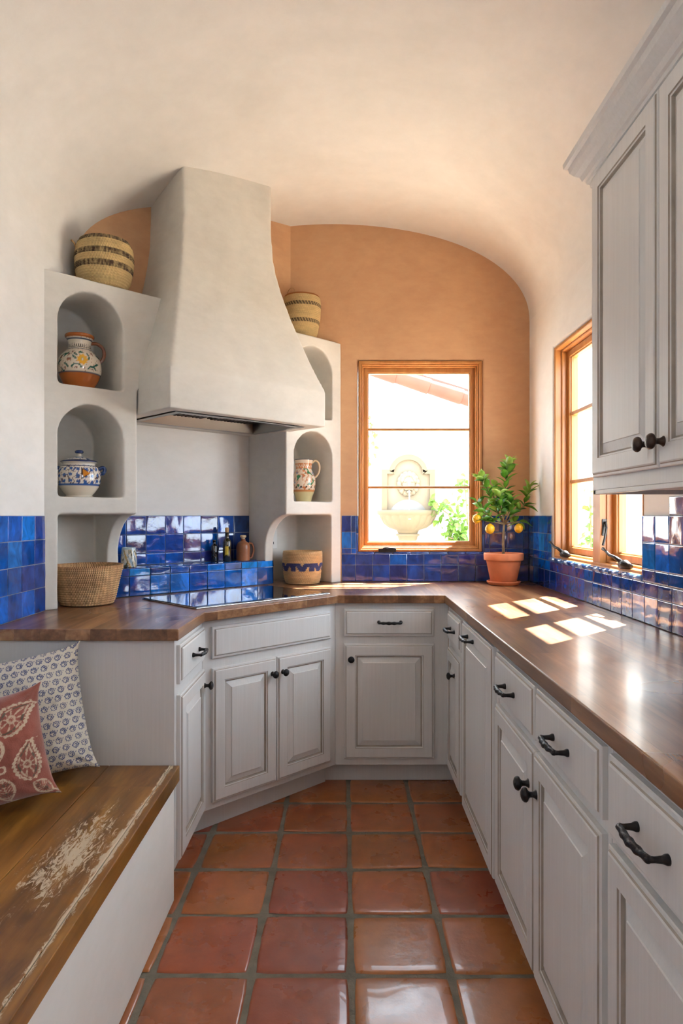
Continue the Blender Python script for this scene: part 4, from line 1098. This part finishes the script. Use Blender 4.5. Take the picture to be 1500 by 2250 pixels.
# half-round basin with gadroons
m = MB(); pr = [(.0, .17), (.10, .17), (.115, .20), (.12, .205), (.19, .23), (.245, .275), (.275, .33), (.285, .355), (.30, .362), (.32, .375), (.325, .40), (.32, .412), (.29, .415), (.285, .40), (.27, .36), (.0, .34)]
pr = [(r, z-.17+Z_(1172)) for r, z in pr]; sg = 96
for i, (r, z) in enumerate(pr):
    for k in range(sg+1):
        a = pi+pi*k/sg; f = 1.0
        if 4 <= i <= 7: f = 1+.05*abs(sin(a*11))**.6
        m.v.append((r*f*cos(a), -.03+.72*r*f*sin(a), z))
for i in range(len(pr)-1):
    for k in range(sg): q_ = i*(sg+1)+k; m.f.append((q_, q_+1, q_+sg+2, q_+sg+1)); m.mi.append(0)
m.build('basin', 'stone', root, True)
m = MB(); pr = [(.001, .0), (.085, 0), (.095, .02), (.105, .055), (.125, .065), (.125, .078), (.1, .085)]
for i, (r, z) in enumerate(pr):
    for k in range(25): a = pi+pi*k/24; m.v.append((r*cos(a), -.03+.7*r*sin(a), z))
for i in range(len(pr)-1):
    for k in range(24): q_ = i*25+k; m.f.append((q_, q_+1, q_+26, q_+25)); m.mi.append(0)
m.build('corbel', 'stone', root, True)
simple('shell_stone', S((112, 110, 106)), .8, bump=.4, bs=30, var=.08)
m = MB(); hw = X_(938); zb = Z_(1140); zh = Z_(1098)-zb   # scalloped splash back behind the basin
pts = [(-hw, zb-.02)]+[(-hw*cos(pi*k/28), zb+zh*sin(pi*k/28)) for k in range(29)]+[(hw, zb-.02)]
n_ = len(pts); m.v = [(0, -.13, zb)]+[(x, -.075, z) for x, z in pts]
for i in range(1, n_): m.f.append((0, i, i+1)); m.mi.append(0)
m.build('splash_shell', 'shell_stone', root)
m = MB(); m.tube([(0, -.17, cz-.062), (0, -.19, cz-.10), (0, -.20, cz-.2), (0, -.20, zb-.03)], [.006, .006, .007, .009], 8)
m.tube([(-.27, -.05, zb+.0), (0, -.24, zb+.0), (.27, -.05, zb+.0)], .004, 4); m.build('water', 'water', root, True)

def foliage(name, label, cat, pts, n, spread, size, mat='leaf_garden', stemr=.006, group=None):
    """leafy plant: stems along pts (list of polylines in world), leaves scattered about them"""
    p0 = pts[0][0]; root = thing(name, label, cat, p0, 0, group); m = MB(); l_ = MB()
    for pl in pts:
        pv = [Vector(p)-Vector(p0) for p in pl]
        m.tube(pv, stemr, 6)
        for k in range(n):
            q_ = rnd.random()*(len(pv)-1); i = int(q_); b = pv[i].lerp(pv[i+1], q_-i)+Vector([rnd.gauss(0, spread) for _ in range(3)])
            leaf(l_, b, (rnd.uniform(-1, 1), rnd.uniform(-1, .4), rnd.uniform(-.8, .6)), size*rnd.uniform(.7, 1.3), size*rnd.uniform(.55, .8), .3, rnd.uniform(-1, 1))
    m.build('stem', 'bark', root, True); l_.build('leaves', mat, root, True, recalc=False)
    return root
g_ = lambda px, py, Y=6.85: at(px, py, Y)
foliage('climbing_vine', 'thin climbing vine down the left edge of the back window view', 'plant', [[g_(795, 900), g_(814, 925), g_(818, 955)], [g_(800, 950), g_(812, 985), g_(810, 1025)]], 18, .03, .06)
foliage('garden_shrub', 'leafy yellow-green shrub right of the stone fountain', 'plant',
    [[g_(1030, 1230), g_(1010, 1190), g_(985, 1180)], [g_(1030, 1230), g_(1015, 1165), g_(1000, 1150)], [g_(1040, 1230), g_(1028, 1150), g_(1022, 1080), g_(1020, 1050)], [g_(1010, 1200), g_(985, 1130), g_(965, 1115), g_(960, 1105)], [g_(1035, 1220), g_(1000, 1180)]], 60, .06, .085)
# east garden, seen through the right window
m = MB(); m.box(0, .2, 0, .25, 0, 4.2); o = m.build('white_pillar', 'stucco_white', None); o.location = (2.50, 7.3, -.1); tag(o, 'white stucco pillar seen through the right window', 'pillar')
m = MB(); m.box(0, 9, 0, .25, 0, 1.7); o = m.build('garden_wall', 'stucco_white', None); o.location = (2.8, 10.5, -.1); tag(o, 'low cream garden wall beyond the right window', 'wall')
m = MB(); m.box(0, 2.0, 0, 1.6, 0, 4.2); o = m.build('garden_outbuilding', 'stucco_white', None); o.location = (2.92, 6.9, -.1); o.rotation_euler = (0, 0, 0); tag(o, 'cream stucco wall block seen through the near right sash', 'building')
m = MB(); m.box(0, 1.6, 0, .6, 0, .16); o = m.build('clay_roof_edge', 'roof_clay', None); o.location = (3.25, 9.6, 2.16); tag(o, 'short clay roof edge between the garden trees', 'roof')
foliage('garden_tree', 'green tree behind the white pillar in the right window view', 'tree', [[(3.6, 10.9, 0), (3.65, 10.9, 1.8), (3.7, 10.9, 3.4)], [(3.65, 10.9, 2.2), (4.1, 10.8, 3.2)], [(3.65, 10.9, 2.4), (3.3, 10.9, 3.3)]], 420, .32, .11, stemr=.05)
foliage('garden_bush', 'loose flowering bush at the foot of the pillar, right window view', 'plant', [[(2.60, 6.9, -.1), (2.56, 6.9, .7), (2.55, 6.9, 1.5)], [(2.62, 6.9, -.1), (2.75, 6.9, .6), (2.66, 6.9, 1.25)]], 150, .08, .07, stemr=.01)

# ------------------------------------------------------------------ light, sky, camera
sun = bpy.data.lights.new('sun', 'SUN'); sun.energy = 38; sun.angle = radians(.7); sun.color = (1, .97, .93)
so = bpy.data.objects.new('sun', sun); C.objects.link(so)
sd = Vector((-.153, -.143, -.32)).normalized(); so.rotation_euler = sd.to_track_quat('-Z', 'Y').to_euler(); so.location = (4, 8, 8)
def area(name, loc, rot, sx_, sy_, e, col):
    l_ = bpy.data.lights.new(name, 'AREA'); l_.shape = 'RECTANGLE'; l_.size = sx_; l_.size_y = sy_; l_.energy = e; l_.color = col
    o = bpy.data.objects.new(name, l_); C.objects.link(o); o.location = loc; o.rotation_euler = rot; return o
area('added_rear_fill', (RX+.5, -.05, 1.8), (0, radians(90), 0), .7, .8, 26, (.76, .88, 1))      # added fill lamp outside the invented rear window, brightens bench and left side
w = bpy.data.worlds.new('sky'); bpy.context.scene.world = w; w.use_nodes = True; nt = w.node_tree
sk = nt.nodes.new('ShaderNodeTexSky'); sk.sky_type = 'HOSEK_WILKIE'; sk.turbidity = 6; sk.ground_albedo = .6; sk.sun_direction = (-sd)
bg = nt.nodes['Background']; mx = nt.nodes.new('ShaderNodeMix'); mx.data_type = 'RGBA'; mx.inputs[0].default_value = .8
nt.links.new(sk.outputs[0], mx.inputs[6]); mx.inputs[7].default_value = (.77, .88, 1, 1); nt.links.new(mx.outputs[2], bg.inputs[0]); bg.inputs[1].default_value = 6.5

cam = bpy.data.cameras.new('camera'); co = bpy.data.objects.new('camera', cam); C.objects.link(co)
co.location = (0, 0, CZ); co.rotation_euler = (pi/2, 0, 0); cam.sensor_fit = 'VERTICAL'; cam.sensor_height = 36; cam.lens = F/2250*36
cam.shift_x = -7/2250; cam.shift_y = 8/2250; cam.clip_start = .02
sc = bpy.context.scene; sc.camera = co
sc.view_settings.view_transform = 'Standard'; sc.view_settings.look = 'None'; sc.view_settings.gamma = 1; sc.view_settings.use_curve_mapping = False
sc.view_settings.exposure = 1.3
